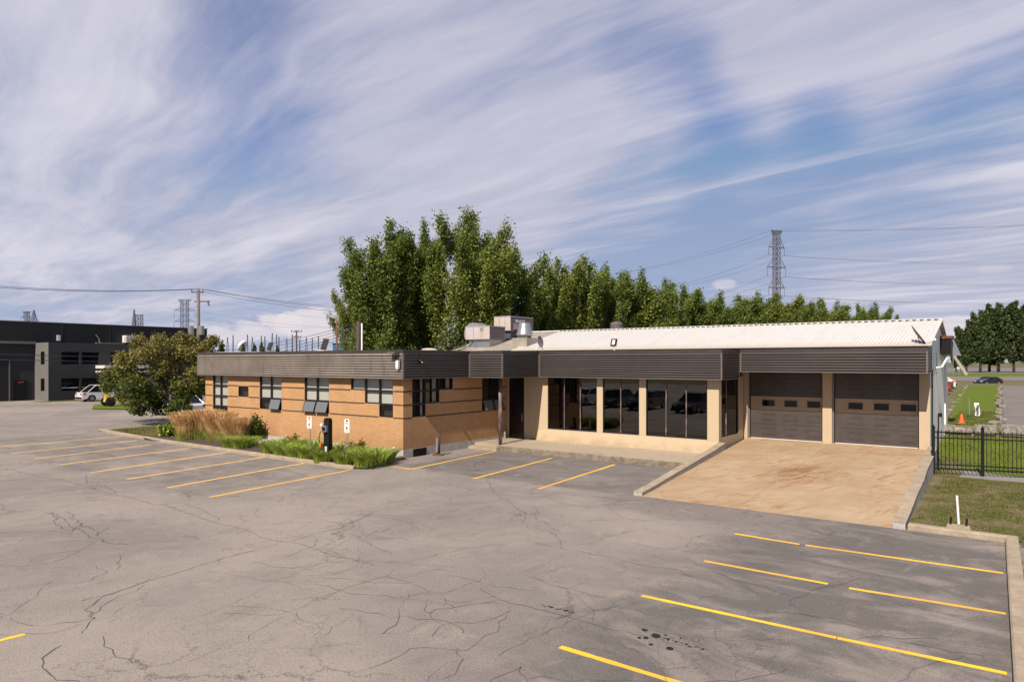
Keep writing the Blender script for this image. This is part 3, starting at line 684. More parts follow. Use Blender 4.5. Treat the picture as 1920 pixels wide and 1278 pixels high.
# window layouts: columns -> per column rows count
wins_f = [([(-34.85, -34.14), (-34.14, -33.43)], [(0, 4), (0, 4)], 'blinds'), ([(-32.45, -31.54)], [(1, 2)], 'dark'), ([(-30.57, -29.66), (-29.66, -28.76)], [(0, 3), (0, 3)], 'open2'),
          ([(-26.98, -26.09), (-26.09, -25.20)], [(0, 3), (0, 3)], 'open'), ([(-23.71, -22.80), (-22.80, -21.90), (-21.90, -21.06)], [(0, 1), (0, 2), (0, 3)], 'step')]
wins_s = [([(20.76, 21.57), (21.57, 22.45), (22.45, 23.34)], [(0, 3), (0, 2), (0, 1)], 'side'), ([(25.44, 26.25), (26.25, 27.05)], [(0, 3), (0, 3)], 'side2')]
def cells(wd):
    return [(c[0], c[1], rows[r], rows[r]-0 if 0 else rows[r+1]) for c, (r0, r1) in zip(wd[0], wd[1]) for r in range(r0, r1)]
def holes_of(ws): return [(c[0], c[1], rows[r1], rows[r0]) for wd in ws for c, (r0, r1) in zip(wd[0], wd[1])]
mb = MB(); hf, hs = holes_of(wins_f), holes_of(wins_s)
holes_wall(mb, 'y', YW, -35.6, XW, .35, ZS, hf, 'brick')
holes_wall(mb, 'x', XW, YW, 27.38, .35, ZS, hs, 'brick', sgn=-1)
mb.poly([(-35.6, YW, .35), (-35.6, 38, .35), (-35.6, 38, ZS), (-35.6, YW, ZS)], 'brick')
mb.poly([(-35.6, 38, .35), (-26, 38, .35), (-26, 38, ZS), (-35.6, 38, ZS)], 'brick')
def bands(axis, p, a0, a1, holes):
    for zb in (2.76, 2.20, 1.65):
        cuts = sorted([(q[0]-.03, q[1]+.03) for q in holes if q[2]-.01 <= zb+.0 <= q[3]+.0]); a = a0; segs = []
        for c0, c1 in cuts:
            if c0 > a: segs.append((a, c0))
            a = max(a, c1)
        if a < a1: segs.append((a, a1))
        for s0, s1 in segs:
            if axis == 'y': mb.box(s0, s1, p-.006, p+.02, zb-.028, zb+.028, 'band')
            else: mb.box(p-.02, p+.006, s0, s1, zb-.028, zb+.028, 'band')
bands('y', YW, -35.6, XW-.0, hf); bands('x', XW, YW+.022, 27.3, hs)
mb.build('brick_wall', B)
mb = MB(); mb.box(-35.61, XW+.012, YW-.012, YW+.3, -.1, .35, 'pale_concrete'); mb.box(XW-.3, XW+.012, YW+.301, 27.38, -.1, .349, 'pale_concrete')
mb.box(-35.61, -35.3, YW+.301, 38, -.1, .35, 'pale_concrete'); mb.build('foundation', B)
def window(wd, axis, p, sgn, style):
    """sgn = +1: room lies towards +axis"""
    P = (lambda a, d, z: (a, p+d*sgn, z)) if axis == 'y' else (lambda a, d, z: (p+d*sgn, a, z))
    def bx(mb, a0, a1, d0, d1, z0, z1, m):
        q = [P(a0, d0, z0), P(a1, d0, z0), P(a1, d1, z0), P(a0, d1, z0), P(a0, d0, z1), P(a1, d0, z1), P(a1, d1, z1), P(a0, d1, z1)]; mb.hexa(q, m)
    fr, gl, bl, rm, sa = MB(), MB(), MB(), MB(), MB(); f = .035; sashes = []; curts = []
    for ci, (c, (r0, r1)) in enumerate(zip(*wd[:2])):
        a0, a1 = c
        bx(fr, a0, a0+f, .02, .09, rows[r1], rows[r0], 'frame'); bx(fr, a1-f, a1, .02, .09, rows[r1], rows[r0], 'frame')
        for r in range(r0, r1+1):
            zz = rows[r]; lo = zz if r == r1 else zz-f; hi = zz if r == r0 else zz+f
            if r == r1: hi = zz+f*1.6
            bx(fr, a0+f, a1-f, .018, .092, lo, hi, 'frame')
        for r in range(r0, r1):
            z1_, z0_ = rows[r]-f, rows[r+1]+f
            gl.poly([P(a0+f, .06, z0_), P(a1-f, .06, z0_), P(a1-f, .06, z1_), P(a0+f, .06, z1_)], 'glass')
            dark = (style in ('open', 'open2', 'step') and r == 2) or style in ('dark', 'side2') or (style == 'side' and ci == 0) or (style == 'blinds' and r == 3)
            zz0 = z0_-f; zz1 = z1_+f
            if dark: rm.poly([P(a0, .28, zz0), P(a1, .28, zz0), P(a1, .28, zz1), P(a0, .28, zz1)], 'room')
            elif style == 'side':
                rm.poly([P(a0, .30, zz0), P(a1, .30, zz0), P(a1, .30, zz1), P(a0, .30, zz1)], 'room')
                bl = MB(); curts.append(bl); bl.poly([P(a0+(a1-a0)*.62, .14, zz0), P(a1-.08, .14, zz0), P(a1-.08, .14, zz1), P(a0+(a1-a0)*.62, .14, zz1)], 'curtain')
            else: bl.poly([P(a0, .13, zz0), P(a1, .13, zz0), P(a1, .13, zz1), P(a0, .13, zz1)], 'blind')
            if style == 'side' and ci == 0: bl = MB(); curts.append(bl); bl.poly([P(a1-.22, .12, zz0), P(a1-.08, .12, zz0), P(a1-.08, .12, zz1), P(a1-.22, .12, zz1)], 'curtain')
            if (style == 'open' and r == 2) or (style == 'open2' and r == 2 and ci == 1) or (style == 'side2' and r == 2):   # awning sash pushed out
                o_ = -.15; ti = .04
                q = [(a0+ti, z1_, .0), (a1-ti, z1_, .0), (a1-ti, z0_, o_), (a0+ti, z0_, o_)]
                for (u0, v0, e0), (u1, v1, e1) in zip(q, q[1:]+q[:1]):
                    sa.tube([P(u0, e0-.01, v0), P(u1, e1-.01, v1)], .016, 'frame', 4)
                sa.poly([P(*(lambda t: (t[0], t[2]-.012, t[1]))(t)) for t in q], 'sash_glass'); sa.build('open_sash', None); sashes.append(scn.collection.objects[-1]); sa = MB()
    o = fr.build('window', B); gl.build('pane', o)
    if curts: [q.build('curtain', o) for q in curts]
    elif bl.f: bl.build('blind', o)
    if rm.f: rm.build('room_backing', o)
    for q in sashes: q.parent = o
    return o
for wd in wins_f: window(wd, 'y', YW, 1, wd[2])
for wd in wins_s: window(wd, 'x', XW, -1, wd[2])
mb = MB(); mb.box(XW-.02, XW+.018, 20.79, 21.60, -.02, .33, 'frame')
for k in range(7): mb.box(XW+.018, XW+.04, 20.82, 21.57, .01+k*.045, .03+k*.045, 'black')
mb.build('vent_grille', B)
# fascias
def fascia(name, p0, p1, z0, z1, zc, m, out, cap='fascia_cap', ends=True):
    """ribbed band from p0 to p1 (xy) in the outer plane; out = outward normal (xy)"""
    mb = MB(); ox, oy = out; p0 = Vector((*p0, 0)); p1 = Vector((*p1, 0)); o = Vector((ox, oy, 0)); d = (p1-p0).normalized()
    nr = max(1, round((z1-z0-.06)/.105)); ph = (z1-z0-.06)/nr; prof = [(0, z0), (0, z0+.03)]
    for k in range(nr):
        zb = z0+.03+k*ph; prof += [(-.07, zb+.004), (-.07, zb+.030), (0, zb+.046), (.008, zb+ph-.006), (0, zb+ph)]
    prof += [(0, z1)]
    for (d0, za), (d1, zb) in zip(prof[:-1], prof[1:]):
        a, b = p0+o*d0, p1+o*d0; c_, e = p1+o*d1, p0+o*d1
        mb.poly([(a.x, a.y, za), (b.x, b.y, za), (c_.x, c_.y, zb), (e.x, e.y, zb)], m)
    # cap flashing and bottom lip
    for (q0, q1, dd0, dd1, mm) in ((z1, zc, .012, -.12, cap), (z0-.022, z0, .01, -.06, 'trim')):
        a, b = p0+o*dd0, p1+o*dd0; c_, e = p1+o*dd1, p0+o*dd1
        mb.hexa([(a.x, a.y, q0), (b.x, b.y, q0), (c_.x, c_.y, q0), (e.x, e.y, q0), (a.x, a.y, q1), (b.x, b.y, q1), (c_.x, c_.y, q1), (e.x, e.y, q1)], mm)
    if ends:
        for q in (p0, p1-d*.05):
            a, b = q+o*.008, q+d*.05+o*.008; c_, e = b-o*.05, a-o*.05
            mb.hexa([(a.x, a.y, z0), (b.x, b.y, z0), (c_.x, c_.y, z0), (e.x, e.y, z0), (a.x, a.y, z1), (b.x, b.y, z1), (c_.x, c_.y, z1), (e.x, e.y, z1)], 'trim')
    return mb.build(name, B)
ZT, ZC = 4.36, 4.50
fascia('fascia', (-35.9, 19.93), (-20.16, 19.93), ZS, ZT, ZC, 'fascia_tan', (0, -1))
fascia('fascia', (-20.16, 19.945), (-20.16, 24.13), ZS, ZT, ZC-.002, 'fascia_dark', (1, 0))
fascia('fascia', (-20.16, 24.14), (-18.26, 24.14), ZS-.005, ZT, ZC, 'fascia_dark', (0, -1))
fascia('fascia', (-18.26, 24.155), (-18.26, 26.99), ZS-.01, ZT, ZC-.002, 'fascia_dark', (1, 0))
fascia('fascia', (-18.25, 27.0), (-9.45, 27.0), ZS-.02, ZT, ZC, 'fascia_dark', (0, -1))
fascia('fascia', (-9.45, 27.015), (-9.45, 29.18), ZS-.02, ZT, ZC-.002, 'fascia_dark', (1, 0))
fascia('fascia', (-9.44, 29.2), (-2.60, 29.2), 3.59, 4.40, 4.60, 'fascia_dark', (0, -1))
fascia('fascia', (-2.60, 29.215), (-2.60, 30.69), 3.59, 4.40, 4.598, 'fascia_dark', (1, 0))
fascia('fascia', (-35.9, 38), (-35.9, 19.95), ZS, ZT, ZC-.002, 'fascia_tan', (-1, 0))
mb = MB()
mb.box(-35.88, -20.2, 19.97, 20.5, ZS+.01, ZS+.05, 'soffit').box(-20.7, -20.2, 20.5, 24.1, ZS+.012, ZS+.05, 'soffit')
mb.box(-20.7, -18.3, 24.2, 27.5, ZS+.014, ZS+.06, 'soffit').box(-18.3, -9.5, 27.05, 27.8, ZS+.012, ZS+.05, 'soffit').box(-9.95, -9.5, 27.8, 29.25, ZS+.014, ZS+.05, 'soffit')
mb.box(-9.9, -2.64, 29.25, 31.0, 3.62, 3.66, 'soffit'); mb.build('soffit', B)
mb = MB(); mb.box(-35.8, -26.1, 20.0, 38, 4.20, 4.36, 'gravel_roof').box(-26.1, -20.25, 20.0, 29.3, 4.20, 4.358, 'gravel_roof').box(-20.25, -18.35, 24.2, 29.3, 4.2, 4.357, 'gravel_roof').box(-18.35, -9.55, 27.1, 29.3, 4.2, 4.356, 'gravel_roof')
mb.build('flat_roof', B)
# main pitched roof
def slope_pt(x, t): return (x, 29.12+(34-29.12)*t, 4.62+(5.78-4.62)*t)
mb = MB(); pr_ = []; x = -21.5; pitch = .266/2
while x < -2.5:
    pr_ += [(x, 0), (x+pitch*.45, 0), (x+pitch*.62, .028), (x+pitch*.84, .028)]; x += pitch
pr_.append((-2.5, 0))
for (xa, ha), (xb, hb) in zip(pr_[:-1], pr_[1:]):
    a, b, c_, d = slope_pt(xa, 0), slope_pt(xb, 0), slope_pt(xb, 1), slope_pt(xa, 1)
    mb.poly([(a[0], a[1], a[2]+ha), (b[0], b[1], b[2]+hb), (c_[0], c_[1], c_[2]+hb), (d[0], d[1], d[2]+ha)], 'roof_white')
    mb.poly([(a[0], a[1]+.0, a[2]+ha), (b[0], b[1], b[2]+hb), (b[0], b[1]+.01, b[2]-.04), (a[0], a[1]+.01, a[2]-.04)], 'roof_white')
mb.poly([(-21.5, 34, 5.78), (-2.5, 34, 5.78), (-2.5, 38.7, 4.50), (-21.5, 38.7, 4.50)], 'roof_white')
mb.hexa([(-26.0, 33.86, 5.765), (-2.49, 33.86, 5.765), (-2.49, 34.14, 5.765), (-26.0, 34.14, 5.765), (-26, 33.95, 5.83), (-2.49, 33.95, 5.83), (-2.49, 34.05, 5.83), (-26, 34.05, 5.83)], 'roof_white')
mb.hexa([(-2.53, 29.12, 4.60), (-2.47, 29.12, 4.60), (-2.47, 34, 5.76), (-2.53, 34, 5.76), (-2.53, 29.12, 4.66), (-2.47, 29.12, 4.66), (-2.47, 34, 5.82), (-2.53, 34, 5.82)], 'roof_white')
x = -21.4
while x < -2.6:
    mb.box(x, x+.16, 33.80, 33.858, 5.752, 5.80, 'fascia_cap'); x += .266
mb.build('metal_roof', B)
mb = MB(); mb.poly([(-26, 29.14, 4.6), (-21.5, 29.14, 4.6), (-21.5, 34, 5.76), (-26, 34, 5.76)], 'roof_grey').poly([(-26, 34, 5.76), (-21.5, 34, 5.76), (-21.5, 38.7, 4.5), (-26, 38.7, 4.5)], 'roof_grey')
for k in range(9): mb.tube([(-26+k*.55, 29.14, 4.605), (-26+k*.55, 34, 5.765)], .012, 'roof_grey', 4)
mb.build('grey_roof', B)
mb = MB(); mb.box(-26, -2.62, 29.26, 29.32, 4.36, 4.62, 'fascia_cap'); mb.build('eave_board', B)
mb = MB(); XG = -2.66
pts = [(30.70, -.2), (38.40, -.2), (38.40, 4.56), (34, 5.75), (29.35, 4.62), (29.35, 4.62), (30.70, 4.62)]
mb.poly([(XG, y, z) for y, z in ((30.70, -.2), (38.40, -.2), (38.40, 4.55), (34, 5.74), (30.70, 4.95))], 'white_wall')
mb.poly([(XG, y, z) for y, z in ((29.35, 4.61), (30.70, 4.61), (30.70, 4.95))], 'white_wall')
mb.poly([(-26, y, z) for y, z in ((29.35, 4.3), (38.40, 4.3), (38.40, 4.52), (34, 5.74), (29.35, 4.6))], 'white_wall')
mb.poly([(-26, 38.4, -.2), (XG, 38.4, -.2), (XG, 38.4, 4.55), (-26, 38.4, 4.55)], 'white_wall')
mb.tube([(XG+.01, 33.2, 1.6), (XG+.01, 33.25, 3.0), (XG+.01, 33.18, 4.4)], .012, 'grey_metal', 4)
mb.box(XG, XG+.05, 37.3, 38.42, -.1, 4.45, 'white_wall')
mb.build('end_wall', B)
# showroom facade
YF = 27.4; mb = MB()
sw = [(-18.02, -15.35, [-17.12, -16.25]), (-15.05, -13.25, [-14.17]), (-12.93, -10.20, [-12.02, -11.12])]
holes = [(a, b, .80, 3.35) for a, b, _ in sw]+[(-20.33, -19.40, .24, 3.35)]
holes_wall(mb, 'y', YF, XW+.0, -9.72, .2, 3.35, holes, 'stucco', .12)
holes_wall(mb, 'x', -9.72, YF, 30.5, .2, 3.35, [(27.72, 29.9, .88, 3.35)], 'stucco', .10, -1)
mb.hexa([(-18.7, YF-.10, .2), (-9.72, YF-.10, .2), (-9.72, YF, .2), (-18.7, YF, .2), (-18.66, YF-.004, .74), (-9.72, YF-.004, .74), (-9.72, YF, .74), (-18.66, YF, .74)], 'stucco')
mb.build('showroom_wall', B)
def shop(a0, a1, mul, z0, axis='y', p=YF, sgn=1):
    P = (lambda a, d, z: (a, p+d*sgn, z)) if axis == 'y' else (lambda a, d, z: (p+d*sgn, a, z))
    fr = MB(); gl = MB()
    def bx(q0, q1, d0, d1, za, zb, m): fr.hexa([P(q0, d0, za), P(q1, d0, za), P(q1, d1, za), P(q0, d1, za), P(q0, d0, zb), P(q1, d0, zb), P(q1, d1, zb), P(q0, d1, zb)], m)
    bx(a0, a0+.04, .03, .11, z0, 3.34, 'frame'); bx(a1-.04, a1, .03, .11, z0, 3.34, 'frame'); bx(a0+.04, a1-.04, .02, .112, z0, z0+.06, 'frame'); bx(a0+.04, a1-.04, .031, .112, 3.27, 3.34, 'frame')
    for m_ in mul: bx(m_-.018, m_+.018, .04, .10, z0+.06, 3.27, 'column')
    e = [a0+.04]+mul+[a1-.04]
    for q0, q1 in zip(e[:-1], e[1:]):
        gl.poly([P(q0, .07, z0+.05), P(q1, .07, z0+.05), P(q1, .07, 3.29), P(q0, .07, 3.29)], 'glass_tint')
    o = fr.build('showroom_window', B); gl.build('pane', o)
for a, b, m_ in sw: shop(a, b, m_, .80)
shop(27.72, 29.9, [28.45], .88, 'x', -9.72, -1)
mb = MB()                                                                 # the room behind
mb.poly([(-19.3, 27.55, .3), (-9.85, 27.55, .3), (-9.85, 34, .3), (-19.3, 34, .3)], 'wood_floor').poly([(-19.3, 34, .3), (-9.85, 34, .3), (-9.85, 34, 3.36), (-19.3, 34, 3.36)], 'curtain')
mb.poly([(-19.3, 27.55, .3), (-19.3, 34, .3), (-19.3, 34, 3.36), (-19.3, 27.55, 3.36)], 'room').poly([(-9.88, 30.4, .3), (-9.88, 34, .3), (-9.88, 34, 3.36), (-9.88, 30.4, 3.36)], 'room')
mb.poly([(-19.3, 27.5, 3.36), (-9.8, 27.5, 3.36), (-9.8, 34, 3.36), (-19.3, 34, 3.36)], 'room'); mb.box(-17.0, -14.6, 30.5, 31.6, .9, .98, 'wood_floor').box(-16.9, -16.8, 30.6, 30.7, .3, .9, 'wood_floor').box(-14.8, -14.7, 30.6, 30.7, .3, .9, 'wood_floor')
mb.build('showroom_interior', B)
d = MB(); d.box(-20.33, -20.27, YF+.03, YF+.10, .24, 3.33, 'frame').box(-19.46, -19.40, YF+.03, YF+.10, .24, 3.33, 'frame').box(-20.27, -19.46, YF+.05, YF+.09, .26, 3.33, 'door_dark').box(-20.27, -19.46, YF+.03, YF+.10, 2.42, 2.48, 'frame')
dr = d.build('entrance_door', B); h_ = MB(); h_.tube([(-19.52, YF+.045, 1.1), (-19.52, YF-.02, 1.1), (-19.52, YF-.02, 1.45), (-19.52, YF+.045, 1.45)], .014, 'galv', 6); h_.build('handle', dr)
mb = MB().poly([(-20.2, YF+.046, 1.3), (-19.9, YF+.046, 1.3), (-19.9, YF+.046, 1.62), (-20.2, YF+.046, 1.62)], 'glass_dark'); mb.build('pane', dr)
cb = MB(); cb.tube([(-18.95, 24.89, .24), (-18.95, 24.89, 3.32)], .085, 'column', 14); cb.build('column', B, True)
# garage front
mb = MB(); YG = 30.7
holes_wall(mb, 'y', YG, -9.92, -2.66, -.1, 3.65, [(-9.60, -6.50, -.1, 3.65), (-6.14, -3.02, -.1, 3.65)], 'stucco', .22)
mb.poly([(-2.66, 29.3, 3.6), (-2.66, 30.7, 3.6), (-2.66, 30.7, 4.6), (-2.66, 29.3, 4.6)], 'white_wall')
mb.build('garage_wall', B)
def gdoor(x0, x1):
    y = YG+.20; z0 = .655; secs = [z0, 1.285, 1.895, 2.495, 3.095, 3.66]; mb = MB(); wns = []
    mb.box(x0+.0, x0+.05, y-.06, y, .62, 3.64, 'frame_lite').box(x0-.0+.05, x0+.085, y-.03, y, .62, 3.64, 'frame').box(x1-.05, x1, y-.05, y, .62, 3.64, 'frame')
    a0, a1 = x0+.085, x1-.05; L = a1-a0; cols = [(a0+L*(.17+k*.315)-.02, a0+L*(.17+k*.315)+L*.185) for k in range(3)]
    for i in range(5):
        za, zb = secs[i], secs[i+1]-.008; m = 'gband' if i == 2 else 'gdoor'
        zz0, zz1 = za+.15, zb-.17
        if i == 2:
            hs_ = [(c0+.02, c1-.02, zz0+.015, zz1+.015) for c0, c1 in cols]
            holes_wall(mb, 'y', y, a0, a1, za, zb, hs_, m, .03)
            for c0, c1, q0, q1 in hs_:
                for bx in ((c0-.03, c1+.03, q0-.03, q0), (c0-.03, c1+.03, q1, q1+.03), (c0-.03, c0, q0, q1), (c1, c1+.03, q0, q1)):
                    mb.box(bx[0], bx[1], y-.018, y+.004, bx[2], bx[3], 'gband')
                wn = MB(); wns.append(wn); wn.poly([(c0, y+.02, q0), (c1, y+.02, q0), (c1, y+.02, q1), (c0, y+.02, q1)], 'glass_dark')
        else:
            mb.poly([(a0, y, za), (a1, y, za), (a1, y, zb), (a0, y, zb)], m)
            for c0, c1 in cols:                                          # pressed panels
                t_ = .022
                for bx in ((c0, c1, zz0, zz0+t_), (c0, c1, zz1-t_, zz1), (c0, c0+t_, zz0+t_, zz1-t_), (c1-t_, c1, zz0+t_, zz1-t_)):
                    mb.box(bx[0], bx[1], y-.014, y-.001, bx[2], bx[3], m)
                mb.box(c0+.06, c1-.06, y-.010, y-.001, zz0+.06, zz1-.06, m, ty=0)
        mb.poly([(a0, y, zb), (a1, y, zb), (a1, y+.01, zb+.004), (a0, y+.01, zb+.004)], 'black').poly([(a0, y+.01, zb+.004), (a1, y+.01, zb+.004), (a1, y, zb+.008), (a0, y, zb+.008)], 'black')
    mb.box(a0, a1, y-.02, y+.01, .625, z0, 'white_trim')
    o = mb.build('garage_door', B)
    for q in wns: q.build('window', o)
    return o
gdoor(-9.60, -6.50); gdoor(-6.14, -3.02)
mb = MB(); mb.box(-9.95, -2.6, YG+.5, YG+.55, -.1, 3.7, 'room').box(-9.95, -9.9, YG, YG+.5, -.1, 3.7, 'room'); mb.build('garage_lining', B)

# ------------------------------------------------------------------ fittings on the building
def onY(px, py, Y):
    r = ray(px, py); t = Y/r.y; return r.x*t, H+r.z*t
# rooftop units
def rooftop(name, label, x0, x1, y0, y1, z0, z1, curb, m1, m2, extra=None):
    t = thing(name, label, 'air handler', ((x0+x1)/2, (y0+y1)/2, curb), 0, 'pinkish air handling cabinets on the roof')
    mb = MB(); mb.box(x0, x1, y0, y1, z0, z1, m1)
    for k in range(1, 3): mb.box(x0+(x1-x0)*k/3-.008, x0+(x1-x0)*k/3+.008, y0-.008, y0, z0+.05, z1-.05, 'dark_enamel')
    mb.box(x0-.02, x1+.02, y0-.02, y1+.02, z1, z1+.03, m1).box(x0-.01, x1+.01, y0-.01, y1+.01, z0-.03, z0, 'dark_enamel')
    mb.box(x1+.001, x1+.006, y0+.03, y1-.03, z0+.03, z1-.02, m2)
    mb.build('cabinet', t)
    c_ = MB(); c_.box(x0+.15, x1-.1, y0+.12, y1-.1, curb, z0-.03, 'blue_curb' if extra == 2 else 'galv'); c_.build('curb', t)
    if extra == 1:
        q = MB(); q.box(x0+1.02, x0+1.34, y0-.012, y0-.002, z0+.42, z0+.68, 'cream').box(x0+1.06, x0+1.30, y0-.02, y0-.012, z0+.46, z0+.64, 'grey_metal'); q.build('rating_plate', t)
        q = MB(); n = 12
        for i in range(n):
            a, b = -.5+3.6*i/n, -.5+3.6*(i+1)/n
            pa = (x0-.60-.66*math.cos(a), z0+.38+.66*math.sin(a)); pb = (x0-.60-.66*math.cos(b), z0+.38+.66*math.sin(b))
            q.poly([(pa[0], y1-.1, pa[1]), (pb[0], y1-.1, pb[1]), (pb[0], y1+.75, pb[1]), (pa[0], y1+.75, pa[1])], 'grey_metal')
            q.poly([(pa[0], y1-.1, pa[1]), (pb[0], y1-.1, pb[1]), (x0-.60, y1-.1, z0+.38)], 'grey_metal')
        q.build('round_hood', t)
    if extra == 2:
        q = MB(); q.hexa([(x1+.01, y0+.25, z0+.06), (x1+.42, y0+.25, z0+.06), (x1+.42, y0+1.0, z0+.06), (x1+.01, y0+1.0, z0+.06), (x1+.01, y0+.25, z0+.42), (x1+.06, y0+.25, z0+.42), (x1+.06, y0+1.0, z0+.42), (x1+.01, y0+1.0, z0+.42)], 'dark_enamel'); q.build('intake_hood', t)
        q = MB()
        for k, (wd, hh) in enumerate(((.12, .16), (.10, .16), (.10, .13), (.08, .16), (.05, .16), (.12, .16))):
            q.box(x1+.012, x1+.02, y0+.5+k*.16, y0+.5+k*.16+wd*.8, z0+.48, z0+.48+hh, 'white')
        q.build('lettering', t)
    return t
rooftop('rooftop_unit', 'faded pinkish air handling cabinet with yellow patch and round grey hood', -25.25, -23.52, 29.9, 31.35, 5.27, 5.97, 4.62, 'pink_metal', 'dark_enamel', 1)
rooftop('rooftop_unit', 'taller pinkish rooftop cabinet with white lettering behind the lower one', -24.75, -23.55, 31.9, 34.2, 5.82, 6.62, 5.0, 'pink_metal', 'dark_enamel', 2)
t = thing('exhaust_stack', 'shiny tapered metal exhaust stack on a square grey base', 'exhaust stack', (-21.42, 30.3, 4.8))
MB().box(-21.9, -20.95, 29.85, 30.8, 4.78, 5.28, 'roof_grey').build('base', t)
q = MB(); q.lathe([(.36, 5.28), (.36, 5.42), (.47, 5.44), (.47, 5.47), (.40, 5.62), (.32, 5.95), (.30, 6.10), (.27, 6.10)], (-21.42, 30.3, 0), 'galv', 24); q.build('stack', t, True)
mb = MB(); mb.tube([(-25.1, 29.95, 5.3), (-25.0, 29.6, 4.9), (-25.6, 29.3, 4.72), (-26.3, 29.1, 4.55)], .03, 'black', 6).tube([(-24.6, 29.85, 5.25), (-24.5, 29.5, 4.95), (-24.9, 29.25, 4.72), (-25.2, 29.1, 4.6)], .022, 'black', 6)
tag(mb.build('roof_cable'), 'black cables looping down the grey roof from the pinkish cabinet', 'cable')
# mushroom vents
def vent(label, px0, px1, Y, zt, m='cream'):
    x0, x1 = onY(px0, 650, Y)[0], onY(px1, 650, Y)[0]; r = (x1-x0)*.40; cx_ = (x0+x1)/2
    t = thing('roof_vent', label, 'roof vent', (cx_, Y, 4.36), 0, 'round vents on the roof')
    a = MB(); a.lathe([(r*.55, 4.3), (r*.55, zt-.15)], (cx_, Y, 0), 'grey_metal', 18); a.build('pipe', t, True)
    a = MB(); a.lathe([(r, zt-.22), (r*1.02, zt-.17), (r*.93, zt-.12), (r*.72, zt-.03), (r*.4, zt), (.01, zt+.01)], (cx_, Y, 0), m, 24); a.build('cap', t, True)
vent('cream round roof vent right of the small black panel', 551, 573, 25.0, 4.62)
vent('cream round roof vent beside the large black panel', 594, 617, 24.0, 4.68)
vent('cream round roof vent just left of the brick corner', 721, 746, 27.0, 4.66)
vent('cream round roof vent right of the brick corner', 789, 821, 27.5, 4.74)
t = thing('roof_vent', 'dark ribbed turbine vent on the ridge of the white roof', 'roof vent', (-18.65, 34.6, 5.7), 0, 'round vents on the roof')
a = MB(); xr = onY(1156, 610, 34.6)[0]; zr_ = 5.72
prof = []
for k in range(5): prof += [(.34, zr_+.02+k*.085), (.36, zr_+.035+k*.085), (.36, zr_+.07+k*.085), (.34, zr_+.085+k*.085)]
prof += [(.25, zr_+.50), (.02, zr_+.52)]
a.lathe(prof, (xr, 34.6, 0), 'dark_enamel', 24); a.build('turbine', t)
a = MB(); a.lathe([(.22, 5.5), (.22, 5.75)], (xr, 34.6, 0), 'grey_metal', 16); a.build('neck', t)
tag(MB().box(-35.0, -31.2, 20.6, 21.8, 4.30, 4.53, 'white').build('skylight'), 'low white skylight at the left end of the flat roof', 'skylight')
# floodlights / dishes
def flood(label, px, py, Y, tilt, rz, w_=.34, h_=.42, face='lamp_face', grp='floodlights on the roof edge', back=False):
    x, z = onY(px, py, Y)
    t = thing('floodlight', label, 'floodlight', (x, Y, z-.35), 0, grp)
    Mx = Matrix.Translation((x, Y, z)) @ Matrix.Rotation(rz, 4, 'Z') @ Matrix.Rotation(tilt, 4, 'X')
    a = MB(); a.box(-w_/2, w_/2, -.03, .03, -h_/2, h_/2, 'black')
    for k in range(5): a.box(-w_/2+.03, w_/2-.03, .03, .05, -h_/2+.04+k*h_*.18, -h_/2+.055+k*h_*.18, 'black')
    a.xf(Mx); a.build('housing', t)
    if not back: a = MB(); a.box(-w_/4, w_/4, -.038, -.03, -h_/2+.06, h_/2-.06, face); a.xf(Mx); a.build('lens', t)
    a = MB(); a.tube([(x, Y, z-.05), (x+.02, Y, 4.44)], .022, 'white_trim', 6).lathe([(.07, 4.40), (.02, 4.52)], (x+.02, Y, 0), 'white_trim', 10); a.build('stem', t)
flood('black floodlight with a clear lens on the fascia above the showroom glass', 1151, 642, 27.15, R(-20), R(0), .28, .34)
flood('small dark tilted panel standing on the roof edge of the brick wing', 506, 649, 20.3, R(-35), R(25), .20, .44, back=True)
flood('large dark tilted panel standing on the roof edge of the brick wing', 609, 645, 20.3, R(-38), R(30), .26, .60, back=True)
def dish(label, px, py, Y, rz, tilt, rr, mast=(0, 0)):
    x, z = onY(px, py, Y); t = thing('satellite_dish', label, 'satellite dish', (x, Y, 4.5), 0, 'satellite dishes on the roof')
    Mx = Matrix.Translation((x, Y, z)) @ Matrix.Rotation(rz, 4, 'Z') @ Matrix.Rotation(tilt, 4, 'X')
    a = MB(); a.lathe([(.01, .05), (rr*.5, .035), (rr*.9, .0), (rr, -.03), (rr*.9, -.012), (rr*.5, .018), (.01, .032)], (0, 0, 0), 'dark_enamel', 24, 'y')
    a.v = [(p[0]*.85, p[1], p[2]*1.1) for p in a.v]; a.xf(Mx); a.build('reflector', t, True)
    a = MB(); a.tube([tuple(Mx @ Vector((0, 0, -rr))), tuple(Mx @ Vector((0, -.32, -rr*1.15)))], .012, 'grey_metal', 5); a.lathe([(.045, 0), (.02, .08)], tuple(Mx @ Vector((0, -.32, -rr*1.15))), 'white', 10); a.build('feed_arm', t)
    a = MB(); a.tube([tuple(Mx @ Vector((0, .05, -.05))), (x+.02, Y+.1, z-.25), (x+.02, Y+.1, 4.4)], .02, 'grey_metal', 6); a.build('mast', t)
dish('round dark satellite dish beside the exhaust stack above the showroom', 1014, 640, 27.4, R(-20), R(12), .26)
dish('long dark satellite dish seen edge-on at the right end of the white roof', 1722, 628, 29.35, R(96), R(-34), .40)
